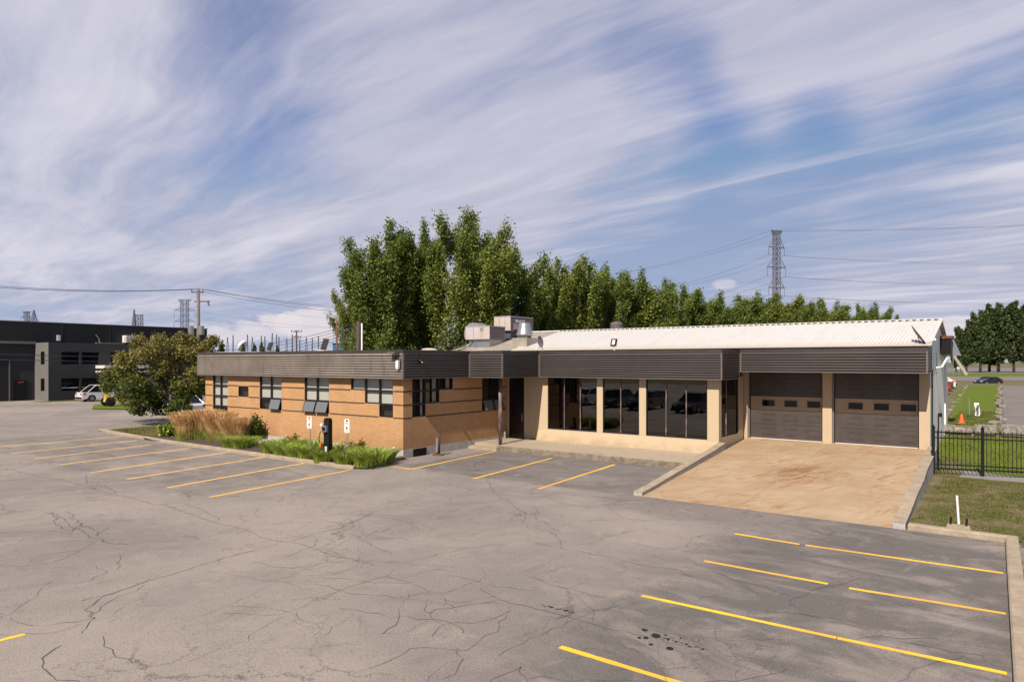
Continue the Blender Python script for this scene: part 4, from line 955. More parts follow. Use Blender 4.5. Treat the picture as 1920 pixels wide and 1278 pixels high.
# corner devices
def small(name, label, cat, fn, loc): t = thing(name, label, cat, loc); fn(t); return t
def _cam1(t):
    x, z = onY(743, 661, 19.85)
    MB().box(x-.32, x+.12, 19.62, 19.92, z-.05, z+.03, 'dark_enamel').build('arm', t)
    a = MB(); a.lathe([(.02, -.07), (.07, -.05), (.085, 0), (.08, .05), (.03, .09)], (x+.03, 19.75, z-.2), 'black', 14); a.build('dome', t, True)
small('security_camera', 'dark security camera on an arm at the corner of the brick wing', 'security camera', _cam1, (-20.4, 19.85, 4.2))
def _ant(t):
    x, z = onY(745, 684, 19.8); a = MB()
    for q in (0,): a.hexa([(x-.06, 19.78, z-.17), (x+.05, 19.78, z-.17), (x+.05, 19.88, z-.17), (x-.06, 19.88, z-.17), (x-.08, 19.77, z-.10), (x+.07, 19.77, z-.10), (x+.07, 19.88, z-.10), (x-.08, 19.88, z-.10)], 'white')
    a.box(x-.08, x+.07, 19.77, 19.88, z-.10, z+.15, 'white').box(x-.06, x+.05, 19.78, 19.88, z+.15, z+.19, 'white').build('housing', t)
    MB().tube([(x+.09, 19.9, z-.15), (x+.09, 19.9, z+.25)], .015, 'black', 5).build('bracket', t)
small('wireless_antenna', 'white upright wireless antenna box on the tan fascia near the corner', 'antenna', _ant, (-20.4, 19.8, 3.8))
def _cam2(t):
    a = MB(); a.lathe([(.06, 0), (.09, .04), (.05, .12)], (-20.08, 20.9, 3.98), 'black', 12).box(-20.15, -20.08, 20.84, 20.96, 3.9, 4.08, 'black').build('camera_body', t)
    MB().lathe([(.03, -.02), (.035, .02)], (-20.0, 20.88, 3.98), 'lamp_face', 10).build('lens', t)
    MB().tube([(-20.13, 20.9, 4.08), (-20.13, 20.9, 4.4)], .008, 'black', 4).build('cable', t)
small('security_camera', 'small black camera on the dark side fascia right of the corner', 'security camera', _cam2, (-20.1, 20.9, 3.9))
def _hood(t):
    a = MB(); a.box(-2.64, -2.25, 35.0, 35.9, 4.35, 5.0, 'black'); a.build('duct', t)
    a = MB(); a.hexa([(-2.62, 35.9, 4.28), (-2.02, 35.9, 4.28), (-2.02, 37.6, 4.28), (-2.62, 37.6, 4.28), (-2.62, 35.9, 5.05), (-2.32, 35.9, 5.05), (-2.32, 37.6, 5.05), (-2.62, 37.6, 5.05)], 'galv'); a.build('hood', t)
    MB().box(-2.64, -2.2, 34.95, 35.95, 5.0, 5.12, 'rust').build('rusty_lid', t)
small('wall_vent_hood', 'grey metal vent hood with a rusty lid high on the white end wall', 'vent hood', _hood, (-2.6, 36, 4.3))
mb = MB(); mb.tube([(-2.64, 33.0, 3.75), (-2.45, 33.0, 3.78), (-2.3, 33.6, 4.15)], .045, 'white', 8); tag(mb.build('flue_pipe'), 'short white elbow pipe on the white end wall', 'pipe')

# ------------------------------------------------------------------ objects in front
t = thing('charging_station', 'black electric car charging post with a cable and orange plug', 'charging station', (-22.1, 17.65, .08))
x0, x1 = -22.26, -21.95
MB().box(x0, x1, 17.6, 17.78, .16, 1.70, 'black').box(x0+.03, x1-.03, 17.61, 17.77, 1.70, 1.76, 'black').build('post', t)
MB().box(x0+.0, x1-.05, 17.5, 17.6, 1.22, 1.46, 'grey_metal').box(x0+.04, x1-.09, 17.49, 17.5, 1.26, 1.42, 'glass_dark').build('charger_head', t)
MB().lathe([(.05, 0), (.07, .06), (.04, .12)], (x0-.03, 17.52, 1.42), 'white', 10).build('holster', t)
cab = [(-22.2+.18*math.cos(a)-.1, 17.55, .95+.28*math.sin(a)) for a in np.linspace(.6, 5.4, 16)]
MB().tube(cab, .018, 'black', 6).build('cable', t); MB().lathe([(.03, -.12), (.05, -.02), (.035, .08)], (-22.36, 17.53, .70), 'orange', 10).build('plug', t)
MB().box(x0+.08, x1-.10, 17.592, 17.598, .42, .64, 'white_trim').build('label_plate', t); MB().box(x0-.06, x1+.06, 17.52, 17.86, .06, .16, 'pale_concrete').build('base', t)
def signpost(px, ytop, ybot, ypole, label):
    x, zt_ = onY(px, ytop, 17.62); zb = onY(px, ybot, 17.62)[1]; w_ = .155
    t = thing('parking_sign', label, 'sign', (x, 17.62, .08), 0, 'white parking signs in the flower bed')
    MB().tube([(x, 17.66, .05), (x, 17.66, zb+.3)], .022, 'grey_metal', 6).build('post', t)
    Hh = zt_-zb; a = MB(); a.box(x-w_, x+w_, 17.615, 17.625, zb+.03, zt_-.03, 'white').box(x-w_+.03, x+w_-.03, 17.6155, 17.6245, zb, zt_, 'white'); a.build('panel', t)
    a = MB(); y = 17.611
    def r_(a0, a1, b0, b1, m): a.poly([(x+a0, y, zb+b0*Hh), (x+a1, y, zb+b0*Hh), (x+a1, y, zb+b1*Hh), (x+a0, y, zb+b1*Hh)], m)
    r_(-.045, .045, .80, .93, 'signblk'); r_(-.02, .02, .845, .885, 'white'); r_(.045, .06, .82, .88, 'signblk')
    for k, (q, h1) in enumerate(((.70, .735), (.62, .655))):
        for j in range(6): r_(-.10+j*.034, -.078+j*.034, q, h1, 'signred')
    r_(-.03, .03, .36, .42, 'signblk'); r_(-.05, .05, .28, .36, 'signblk'); r_(-.02, .02, .42, .46, 'signblk')
    for q in (.17, .10):
        for j in range(5): r_(-.07+j*.03, -.052+j*.03, q, q+.03, 'signblk')
    a.build('lettering', t)
signpost(580, 780, 803, 851, 'white parking sign on a grey post left of the black charger')
signpost(650.5, 785, 811, 852, 'white parking sign on a grey post right of the black charger')
bx_, by_ = -19.95, 21.8
t = thing('bollard', 'brown steel bollard with a grey strip on a round rusty base', 'bollard', (bx_, by_, 0))
a = MB(); a.tube([(bx_, by_, .03), (bx_-.02, by_+.05, .90)], .085, 'brown_pole', 14); a.build('post', t, True)
a = MB(); a.box(bx_-.045, bx_+.045, by_-.095, by_-.07, .12, .74, 'grey_metal'); a.v = [(p[0]-.02*p[2], p[1]+.05*p[2], p[2]) for p in a.v]; a.build('reflective_strip', t)
a = MB(); a.lathe([(.25, 0), (.25, .03), (.20, .06), (.10, .07)], (bx_, by_, 0), 'rust', 20); a.build('base', t)
a = MB(); a.tube([(-20.3, 19.55, .05), (-20.3, 19.55, .50)], .05, 'white', 10).lathe([(.055, .50), (.03, .56)], (-20.3, 19.55, 0), 'white', 10)
tag(a.build('pipe_post'), 'short white post in the bed corner beside the brick corner', 'post')
a = MB(); a.tube([(-20.2, 26.9, .24), (-20.2, 26.9, .62)], .05, 'kerb', 10); tag(a.build('pipe_post'), 'short beige pipe stub on the landing by the entrance door', 'post')
t = thing('concrete_block', 'concrete block with a leaning white pole and two black pegs behind the kerb', 'post base', (-1.05, 19.15, .1))
a = MB(); a.hexa([(-1.34, 19.06, .05), (-.84, 19.06, .05), (-.84, 19.26, .05), (-1.34, 19.26, .05), (-1.31, 19.09, .18), (-.86, 19.09, .18), (-.86, 19.25, .18), (-1.31, 19.25, .18)], 'kerb'); a.build('block', t)
MB().tube([(-1.08, 19.14, .2), (-1.12, 19.20, .86)], .025, 'white', 8).build('pole', t)
for qx in (-1.24, -.93): MB().tube([(qx, 19.10, .2), (qx+.01, 19.10, .36)], .022, 'black', 6).build('peg', t)

# fence
A0 = Vector((-2.38, 28.65, 0)); A1 = Vector((-.94, 28.98, 0)); dv = (A1-A0); L = dv.length; dn = dv/L
fc = thing('metal_fence', 'black metal picket fence with square posts beside the white end wall', 'fence', tuple(A0))
def fz(p): return terrain_h(p.x, p.y)*.3
for k in range(5):
    p = A0+dv*k; a = MB()
    a.box(p.x-.05, p.x+.05, p.y-.05, p.y+.05, -.05, 1.66, 'black').box(p.x-.06, p.x+.06, p.y-.06, p.y+.06, 1.66, 1.69, 'black').lathe([(.02, 1.69), (.035, 1.72), (.02, 1.76)], (p.x, p.y, 0), 'black', 8)
    a.build('post', fc)
for zz in (1.50, 1.30, .36, .22):
    a = MB(); p0, p1 = A0, A0+dv*4
    a.tube([(p0.x-.0, p0.y, zz), (p1.x, p1.y, zz)], .028, 'black', 4); a.build('rail', fc)
a = MB(); a.tube([(-2.7, 28.6, .36), (-2.38, 28.65, .36)], .018, 'black', 4); a.build('rail', fc)
for k in range(4):
    for j in range(1, 12):
        p = A0+dv*(k+j/12); a = MB(); a.tube([(p.x, p.y, .17), (p.x, p.y, 1.58)], .016, 'black', 4); a.build('picket', fc)
t = thing('steel_post', 'thin black post with a small box beside the white end wall', 'post', (-2.3, 29.6, 0))
MB().tube([(-2.30, 29.6, 0), (-2.30, 29.6, 2.05)], .022, 'black', 6).build('post', t); MB().box(-2.31, -2.18, 29.55, 29.65, 1.98, 2.12, 'black').build('box', t)
# stone blocks
def rock(w_, d_, h_, seed, m='stone'):
    r = random.Random(seed); a = MB(); n, k = 6, 3; V = []
    for iz in range(k+1):
        for ia in range(16):
            an = 2*math.pi*ia/16; ca, sa = math.cos(an), math.sin(an)
            sq = max(abs(ca), abs(sa)); f = (1 if iz in (1, 2) else .93)*(1+r.uniform(-.06, .06))
            V.append((ca/sq*w_/2*f, sa/sq*d_/2*f, h_*iz/k+(r.uniform(-.03, .03) if iz == k else 0)))
    a.v = V; kk = a.mi(m)
    for iz in range(k):
        for ia in range(16): a.f.append((iz*16+ia, iz*16+(ia+1) % 16, (iz+1)*16+(ia+1) % 16, (iz+1)*16+ia)); a.m.append(kk)
    a.f.append(tuple(k*16+i for i in range(16))); a.m.append(kk)
    return a
bl = [(-2.45, .45, .36, 'pale stone block touching the white end wall'), (-1.95, .70, .26, 'dark flat stone slab below the orange cone'), (-1.12, .85, .42, 'wide pale stone block below the banner flag'),
      (-.10, .90, .46, 'long grey layered stone block right of the banner flag'), (.53, .42, .44, 'square pinkish stone block right of the long grey one'), (1.15, .7, .4, 'dark stone block at the far right of the stone row')]
for i, (x, w_, h_, lab) in enumerate(bl):
    o = rock(w_, .5, h_, i+5).build('stone_block'); o.location = (x, 37.45+random.uniform(-.05, .05), .74); tag(o, lab, 'stone', 'stone blocks in the row behind the fence')
proto = rock(.55, .7, .30, 77).build('edge_stone'); first = True
for side, (xa, ya, xb, yb, n, nm) in enumerate(((-.62, 39.0, -1.55, 98, 16, 'right'), (-2.85, 40.0, -4.7, 97, 12, 'left'))):
    for i in range(n):
        o = proto if first else proto.copy()
        if not first: scn.collection.objects.link(o)
        first = False; f = i/(n-1); f2 = f**1.5
        o.location = (xa+(xb-xa)*f2+random.uniform(-.12, .12), ya+(yb-ya)*f2, Z1-.05); o.rotation_euler = (0, 0, random.uniform(-.5, .5)); sc = random.uniform(.45, .85); o.scale = (sc*(1 if side == 0 else .8), sc*1.5, sc*random.uniform(.6, .9))
        tag(o, f'{ORD[i]} grey edging stone from the front along the {nm} edge of the lawn strip', 'stone', 'edging stones of the lawn strip')
# cone, flag, post
t = thing('traffic_cone', 'orange traffic cone at the front of the lawn strip', 'traffic cone', (-2.05, 38.3, Z1))
MB().lathe([(.13, Z1+.01), (.12, Z1+.05), (.08, Z1+.22), (.035, Z1+.42), (.02, Z1+.44)], (-2.05, 38.3, 0), 'orange', 16).build('cone', t, True); MB().box(-2.20, -1.90, 38.15, 38.45, Z1, Z1+.035, 'orange').build('base', t)
fx_, fy_ = at(1832, 36.2); t = thing('banner_flag', 'white upright banner flag with dark lettering on the lawn strip', 'banner', (fx_, fy_, Z1))
fz0 = zat(779, 36.2); fz1 = zat(755, 36.2)
MB().tube([(fx_-.10, fy_, Z1), (fx_-.10, fy_, fz1+.03)], .012, 'grey_metal', 5).build('pole', t)
a = MB(); n = 8
for i in range(n):
    f0, f1 = i/n, (i+1)/n
    for yo in (0,):
        def q(f): return fz0+(fz1-fz0)*f
        a.poly([(fx_-.10+.03*math.sin(f0*5), fy_+.03*math.sin(f0*6), q(f0)), (fx_+.11+.03*math.sin(f0*5), fy_+.03*math.sin(f0*6), q(f0)), (fx_+.11+.03*math.sin(f1*5), fy_+.03*math.sin(f1*6), q(f1)), (fx_-.10+.03*math.sin(f1*5), fy_+.03*math.sin(f1*6), q(f1))], 'white')
a.build('fabric', t); a = MB()
for i in range(6):
    zc_ = fz0+(fz1-fz0)*(.12+i*.13); xo = .02*math.sin(i*1.7)
    a.box(fx_-.03+xo, fx_+.07+xo, fy_-.02-.012, fy_-.02, zc_, zc_+.05, 'car_grey')
a.v = [(p[0], p[1]-.02, p[2]) for p in a.v]; a.build('lettering', t)
px_, py_ = at(1818, 36.8); a = MB(); a.tube([(px_, py_, Z1), (px_-.03, py_, zat(747, 36.8))], [.03, .018], 'grey_metal', 6); tag(a.build('thin_post'), 'thin grey post standing between the orange cone and the banner flag', 'post')
# roadside things
a = MB(); p0, p1 = at(1811, 150), at(1789, 150); a.tube([(*p0, Z1), (*p1, zat(668, 150))], [.45, .3], 'cream', 8); tag(a.build('leaning_pole'), 'pale pole leaning left beside the road before the dark trees', 'pole')
p0 = at(1787, 140); z_ = zat(661, 140); t = thing('roadside_sign', 'white tilted roadside sign panel next to the leaning pole', 'sign', (*p0, Z1))
Mx = Matrix.Translation((*p0, z_)) @ Matrix.Rotation(TH, 4, 'Z') @ Matrix.Rotation(R(20), 4, 'Y')
a = MB(); a.box(-.85, .85, -.05, .05, -.45, .45, 'white').xf(Mx); a.build('panel', t); MB().tube([(*p0, Z1), (*p0, z_)], .06, 'grey_metal', 6).build('post', t)
p0 = at(1798, 150); t = thing('roadside_sign', 'small white sign on a short post at the road edge', 'sign', (*p0, Z1)); Mx = Matrix.Translation((*p0, zat(690, 150))) @ Matrix.Rotation(TH, 4, 'Z')
a = MB(); a.box(-.45, .45, -.04, .04, -.15, .25, 'white').xf(Mx); a.build('panel', t); MB().tube([(*p0, Z1), (*p0, zat(690, 150))], .05, 'grey_metal', 5).build('post', t)

# ------------------------------------------------------------------ cars
def car(label, x, y, rz, z=0, pm='car_white', L=4.5, W=1.8, Ht=1.5, suv=False, grp='parked cars', cat='car'):
    """front points to +X before rotation"""
    t = thing('parked_car', label, cat, (0, 0, 0), 0, grp); h = L/2
    roof0, roof1 = (-h*.80, h*.10) if suv else (-h*.42, h*.10); bel = .92 if not suv else 1.0; wr = .33 if not suv else .36
    top = [(-h, .42), (-h+.03, .80), (-h+.12, bel), (-h*.72, bel+.03), (h*.38, bel), (h*.80, bel-.12), (h-.05, .68), (h, .40)]
    wx = (-h*.60, h*.60); bot = []
    for c_ in reversed(wx):
        bot.append([(c_+wr*1.15*math.cos(a), wr+wr*1.15*math.sin(a)) for a in np.linspace(0, math.pi, 8)])
    prof = top[:1]; prof = [(-h, .22)]+top+[(h, .22)]
    for arc in bot: prof += [(max(-h, min(h, p[0])), max(.22, p[1])) for p in arc]
    b = MB(); stations = [(-W/2, .0), (-W/2*.0, .0)]
    ys_ = [(-W/2+.05, .97), (-W/2, 1.0), (W/2, 1.0), (W/2-.05, .97)]
    ring = []
    for yy, f in ((-W/2, 1), (W/2, 1)): ring.append([(p[0], yy, p[1]) for p in prof])
    n = len(prof); base = len(b.v); b.v += ring[0]+ring[1]; k = b.mi(pm)
    for i in range(n):
        j = (i+1) % n; b.f.append((i, j, n+j, n+i)); b.m.append(k)
    # side skins as strips from belt to sill (fan in convex slices)
    for sd in (0, 1):
        yy = (-W/2, W/2)[sd]
        xs2 = sorted(set([round(p[0], 3) for p in prof]))
        def lim(xq):
            up = max((p0[1]+(p1[1]-p0[1])*(xq-p0[0])/(p1[0]-p0[0]) for p0, p1 in zip(top[:-1], top[1:]) if p0[0] <= xq <= p1[0] and p1[0] > p0[0]), default=.42)
            lo = .22
            for c_ in wx:
                if abs(xq-c_) < wr*1.15: lo = max(lo, wr+math.sqrt((wr*1.15)**2-(xq-c_)**2))
            return lo, up
        for q0, q1 in zip(xs2[:-1], xs2[1:]):
            l0_, u0_ = lim(q0); l1_, u1_ = lim(q1)
            b.poly([(q0, yy, l0_), (q1, yy, l1_), (q1, yy, max(u1_, l1_)), (q0, yy, max(u0_, l0_))], pm)
    rear = -h*.93 if suv else -h*.78; ws = h*.42; ti = .16
    cab = [(rear, bel), (ws, bel-.02), (roof1, Ht-.03), (roof0, Ht)]
    Lc = [(p[0], -W/2+(.03 if i < 2 else ti), p[1]) for i, p in enumerate(cab)]; Rc = [(p[0], W/2-(.03 if i < 2 else ti), p[1]) for i, p in enumerate(cab)]
    b.poly([Lc[3], Lc[2], Rc[2], Rc[3]], pm)
    for s_ in (Lc, Rc):
        for i0, i1 in ((0, 3), (1, 2)): b.tube([s_[i0], s_[i1]], .04, pm, 5)
        b.tube([s_[2], s_[3]], .03, pm, 5)
        mid0 = Vector(s_[0]).lerp(Vector(s_[1]), .5); mid1 = Vector(s_[3]).lerp(Vector(s_[2]), .5); b.tube([mid0, mid1], .03, pm, 5)
    gl = MB(); gl.poly(Lc, 'glass_dark').poly(Rc, 'glass_dark').poly([Lc[0], Lc[3], Rc[3], Rc[0]], 'glass_dark').poly([Lc[1], Lc[2], Rc[2], Rc[1]], 'glass_dark')
    parts = [b.build('body', t), gl.build('glass', t)]
    for c_ in wx:
        for sd in (-1, 1):
            w_ = MB(); w_.lathe([(wr*.6, -.10), (wr, -.09), (wr, .09), (wr*.6, .10)], (c_, sd*(W/2-.10), wr), 'tyre', 20, 'y'); wo = w_.build('wheel', t)
            r_ = MB(); r_.lathe([(wr*.58, -.02), (wr*.55, .0), (wr*.15, .02)], (c_, sd*(W/2+.005), wr), 'rim', 14, 'y'); r_.build('rim', wo)
    for sd in (-1, 1):
        a = MB(); a.box(-h-.01, -h+.10, sd*(W/2-.30)-.14, sd*(W/2-.30)+.14, .70, .86, 'red'); a.box(-h+.08, -h+.30, sd*(W/2+.004)-.006, sd*(W/2+.004)+.006, .72, .86, 'red'); a.build('tail_light', t)
        a = MB(); a.box(h-.12, h+.0, sd*(W/2-.32)-.16, sd*(W/2-.32)+.16, .56, .68, 'lamp_face'); a.build('headlight', t)
    a = MB(); a.box(-h-.03, -h+.02, -W/2+.1, W/2-.1, .28, .46, 'black').build('bumper', t); a = MB(); a.box(h-.02, h+.03, -W/2+.1, W/2-.1, .26, .42, 'black'); a.build('bumper', t)
    t.location = (x, y, z); t.rotation_euler = (0, 0, rz); return t
car('white hatchback parked before the charcoal building, red tail light showing', -75.6, 31.9, R(88), 0, 'car_white', 4.5, 1.85, 1.62, False)
p_ = g(352, 780); car('white car partly hidden behind the tall tan grass', *(-50.6, 26.6), R(186), 0, 'car_white', 4.6, 1.8, 1.5)
def parkr(label, px, d, pm, **k):
    q = at(px, d); return car(label, q[0]-2.2, q[1], R(180), Z1, pm, **k)
parkr('white car behind the white end wall, its red tail light showing', 1793, 74, 'car_white', L=4.4)
parkr('dark car between the white car and the red car behind the end wall', 1787, 67, 'car_grey', L=4.4)
parkr('red car nearest to the white end wall behind the building', 1781, 61, 'car_red', L=4.4)
q = at(1852, 92); car('black car parked across the far end of the lawn strip', q[0], q[1]+1.0, TH+R(188), Z1-.35, 'car_black', 3.0, 1.7, 1.2)
for i, (x, pm, lab, rz) in enumerate(((-20.6, 'car_black', 'black car reflected at the right of the showroom glass', 95), (-25.2, 'car_black', 'black car reflected behind the right pillar of the showroom glass', 88), (-28.6, 'car_black', 'black car reflected in the middle showroom window', 90), (-32.3, 'car_white', 'white car reflected in the left showroom window', 92))):
    car(lab, x, 2.2-i*.9, R(rz), 0, pm, 4.6, 1.85, 1.55, i % 2 == 1, grp='cars standing out of frame, seen reflected in the showroom glass')
# small yellow machine on the grass island
q = g(203, 762.5); t = thing('garden_tractor', 'small yellow wheeled machine on the grass island by the tree', 'machine', (q[0], q[1], .05))
for dx_ in (-.45, .45):
    a = MB(); a.lathe([(.2, -.1), (.42, -.08), (.42, .08), (.2, .1)], (q[0]+dx_, q[1], .48), 'tyre', 16, 'x'); a.build('wheel', t)
a = MB(); a.box(q[0]-.3, q[0]+.3, q[1]-.3, q[1]+1.2, .45, .85, 'yellowp', tx=.05, ty=.05).box(q[0]-.25, q[0]+.25, q[1]-.3, q[1]+.1, .85, 1.2, 'yellowp', tx=.1); a.build('body', t)
a = MB(); a.tube([(q[0], q[1]+.7, .8), (q[0], q[1]+.5, 1.3)], .03, 'black', 5); a.build('steering_column', t)

# ------------------------------------------------------------------ charcoal building on the left
BB = thing('warehouse', 'charcoal and black two storey building with a light grey end wall', 'building', (-85, 36, 0))
mb = MB(); mb.box(-120, -82.5, 5, 47.1, 6.0, 8.12, 'blk_wall').box(-120, -82.48, 4.9, 47.2, 8.12, 8.2, 'lgrey_wall')
for y in (30.7, 35.5, 40.5, 45): mb.box(-82.5, -82.47, y, y+.06, 6.0, 8.12, 'dgrey_wall')
mb.build('upper_storey', BB)
mb = MB(); mb.box(-120, -82.55, 5, 47.0, -.1, 6.0, 'dgrey_wall').box(-82.55, -82.2, 5, 28.2, 5.85, 6.1, 'lgrey_wall'); mb.build('rear_wall', BB)
mb = MB(); holes = [(a, a+1.7, z0, z1) for a in (29.35, 31.25, 34.1, 36.0, 39.0, 41.0) for z0, z1 in ((.99, 2.30), (3.74, 5.03))]
holes_wall(mb, 'x', -79, 28.18, 45.1, -.1, 5.97, holes, 'dgrey_wall', .15, -1)
mb.poly([(-82.5, 28.2, 5.97), (-79, 28.2, 5.97), (-79, 45.1, 5.97), (-82.5, 45.1, 5.97)], 'blk_wall').poly([(-79, 45.1, -.1), (-82.5, 45.1, -.1), (-82.5, 45.1, 5.97), (-79, 45.1, 5.97)], 'dgrey_wall')
mb.build('front_wall', BB)
mb = MB(); lgh = [(-80.95, -79.95, 1.01, 2.28), (-80.95, -79.95, 3.73, 5.05)]
holes_wall(mb, 'y', 28.18, -82.5, -79.0, -.1, 5.97, lgh, 'lgrey_wall', .1, 1); mb.build('end_wall', BB)
for a0, a1, z0, z1 in holes:
    mb = MB(); mb.box(-79.13, -79.08, a0, a0+.07, z0, z1, 'black').box(-79.13, -79.08, a1-.07, a1, z0, z1, 'black').box(-79.131, -79.079, a0+.07, a1-.07, z0, z0+.07, 'black').box(-79.131, -79.079, a0+.07, a1-.07, z1-.07, z1, 'black')
    o = mb.build('window', BB); MB().poly([(-79.12, a0, z0), (-79.12, a1, z0), (-79.12, a1, z1), (-79.12, a0, z1)], 'glass_dark').build('pane', o)
    if z0 < 2: MB().box(-79.3, -79.16, a0+.1, a1-.1, z0+.28, z0+.38, 'white').build('ledge', o); MB().box(-79.115, -79.11, a0+.1, a1-.1, z0+.28, z0+.37, 'white_trim').build('reflected_line', o)  # white strips painted in for a line reflected in the lower panes
for a0, a1, z0, z1 in lgh:
    mb = MB(); mb.box(a0, a0+.07, 28.2, 28.26, z0, z1, 'black').box(a1-.07, a1, 28.2, 28.26, z0, z1, 'black').box(a0+.07, a1-.07, 28.199, 28.261, (z0+z1)/2-.03, (z0+z1)/2+.03, 'black')
    o = mb.build('window', BB); MB().poly([(a0, 28.25, z0), (a1, 28.25, z0), (a1, 28.25, z1), (a0, 28.25, z1)], 'glass_dark').build('pane', o)
mb = MB(); mb.box(-82.55, -82.50, 26.4, 27.5, 0, 2.1, 'black').box(-82.50, -82.49, 26.7, 27.2, 1.85, 1.95, 'signred').build('door', BB)
mb = MB(); mb.box(-82.56, -82.5, 21.5, 25.9, 0, 4.15, 'blk_wall').box(-82.5, -82.44, 25.9, 26.0, 0, 4.2, 'lgrey_wall').box(-82.5, -82.44, 21.4, 25.9, 4.15, 4.2, 'lgrey_wall').build('loading_door', BB)
mb = MB(); mb.box(-79, -76.8, 32.6, 38.5, 3.30, 3.62, 'white_trim').box(-79, -76.9, 32.7, 38.4, 3.05, 3.30, 'black').box(-79, -76.8, 32.6, 38.5, 2.88, 3.05, 'white_trim'); mb.build('canopy', BB)
q = ray(249, 639); tt = -81.9/q.x; ay = q.y*tt; t = thing('wall_air_conditioner', 'white box air conditioner on the black upper storey', 'air conditioner', (-82, ay, 6))
MB().box(-82.45, -81.5, ay-.9, ay+.5, 6.2, 7.0, 'white').build('casing', t); MB().box(-82.0, -81.62, ay-.92, ay-.9, 6.3, 6.9, 'cream').build('grille', t)
for j in range(4): pass
t = thing('wall_light', 'small white upright light on the black upper storey', 'wall light', (-82.4, 30.2, 6.3)); 
MB().box(-82.45, -82.3, 30.2, 30.5, 6.25, 6.85, 'white').build('casing', t)
t = thing('wall_pipe', 'bent pale pipe on a ledge along the black upper storey', 'pipe', (-82.4, 37, 6)); MB().tube([(-82.3, 34.4, 6.1), (-82.3, 34.3, 6.6), (-82.3, 34.0, 7.0)], .06, 'grey_metal', 6).build('pipe', t); MB().box(-82.45, -82.2, 34.0, 37.0, 6.02, 6.12, 'kerb').build('ledge', t)

# ------------------------------------------------------------------ poles, wires, pylons
def sag(p0, p1, s, n=14): return [tuple(Vector(p0).lerp(Vector(p1), i/n)+Vector((0, 0, -4*s*(i/n)*(1-i/n)))) for i in range(n+1)]
dP = 62; pp = at(372, dP); ptop = zat(543, dP)
up = thing('utility_pole', 'grey wooden utility pole with two crossarms behind the olive tree', 'utility pole', (*pp, 0))
MB().tube([(*pp, 0), (*pp, ptop)], [.19, .13], 'wood_pole', 10).build('pole', up, True)
dr_ = Vector((C, S, 0))
def arm(z, l0, l1): p = Vector((*pp, z)); MB().hexa([tuple(p+dr_*l0+Vector((0, 0, -.06))), tuple(p+dr_*l1+Vector((0, 0, -.06))), tuple(p+dr_*l1+Vector((-.1, .1, -.06))), tuple(p+dr_*l0+Vector((-.1, .1, -.06))),
     tuple(p+dr_*l0+Vector((0, 0, .06))), tuple(p+dr_*l1+Vector((0, 0, .06))), tuple(p+dr_*l1+Vector((-.1, .1, .06))), tuple(p+dr_*l0+Vector((-.1, .1, .06)))], 'wood_pole').build('crossarm', up)
arm(ptop-.22, -.65, .42); arm(ptop-1.05, -.4, 1.0)
a = MB()
for o_ in (-.6, .05, .38): a.tube([tuple(Vector((*pp, ptop-.2))+dr_*o_), tuple(Vector((*pp, ptop+.05))+dr_*o_)], .04, 'dark_enamel', 6)
a.tube([tuple(Vector((*pp, ptop-1.05))+dr_*.85), tuple(Vector((*pp, ptop-1.45))+dr_*.95)], .07, 'dark_enamel', 6); a.build('insulator', up)
for o_, lab in ((-.58, 0), (.36, 1)):
    p = Vector((*pp, 0))+dr_*o_*1.0; zt_ = zat(611, dP); a = MB(); a.lathe([(.24, zt_-.8), (.25, zt_-.76), (.25, zt_-.02), (.22, zt_), (.08, zt_+.03)], (p.x, p.y-.1, 0), 'galv', 16)
    tag(a.build('transformer'), 'grey can transformer on the left of the utility pole' if lab == 0 else 'grey can transformer on the right of the utility pole', 'transformer', 'can transformers on the utility pole')
def wires(label, segs, r=.03, m='wire', cat='wire'):
    a = MB()
    for p0, p1, s_ in segs: a.tube(sag(p0, p1, s_), r, m, 4, False)
    return tag(a.build('overhead_wire'), label, cat)
def P3(px, py, d): return (*at(px, d), zat(py, d))
wires('pair of overhead wires from the left edge to the utility pole', [(P3(-250, 518, 44), P3(361, 542.5, dP), .5), (P3(-250, 513, 44), P3(374, 541, dP), .55)], .022)
wires('overhead wires from the utility pole towards the poplars', [(P3(374, 541, dP), P3(700, 580, 70), .25), (P3(381, 542.5, dP), P3(700, 583, 70), .3), (P3(361, 543, dP), P3(700, 588, 70), .35)], .020)
wires('two black cables crossing in front of the charcoal building', [(P3(-120, 659, 48), P3(372, 668, dP), .15), (P3(-120, 669, 48), P3(372, 677, dP), .15)], .035)
def pole(label, px, ytop, d, r, m='brown_pole', name='utility_pole', arms=(), grp=None):
    p = at(px, d); zt_ = zat(ytop, d); t = thing(name, label, 'pole', (*p, 0), 0, grp); MB().tube([(*p, 0), (*p, zt_)], [r*1.15, r], m, 8).build('pole', t, True)
    for dz, hw in arms:
        v0, v1 = Vector((*p, zt_-dz))-dr_*hw, Vector((*p, zt_-dz))+dr_*hw; a = MB(); a.tube([tuple(v0), tuple(v1)], .10, m, 4)
        for k in range(4): q_ = v0.lerp(v1, .02+k*.32); a.tube([tuple(q_), tuple(q_+Vector((0, 0, .35)))], .09, m, 5)
        a.build('crossarm', t)
    return t
pole('brown pole with two crossarms standing far behind the brick wing', 556, 619, 150, .16, arms=((.3, 1.15), (1.5, 1.0)))
pole('far pole beside the twin crossarm pole', 548, 627, 165, .12)
pole('thick brown pole against the left edge of the poplars', 672, 602, 50, .15)
pole('slim white pole just right of the thick brown pole', 678.5, 606, 49.5, .06, 'white_trim')
pole('slim reddish pole left of the blue shed', 631.5, 602, 50, .055, 'rust')
wires('five wires fanning down left from the thick brown pole', [(P3(672, 605+k*5, 50), P3(430, 648+k*7, 110), .6) for k in range(5)], .022)
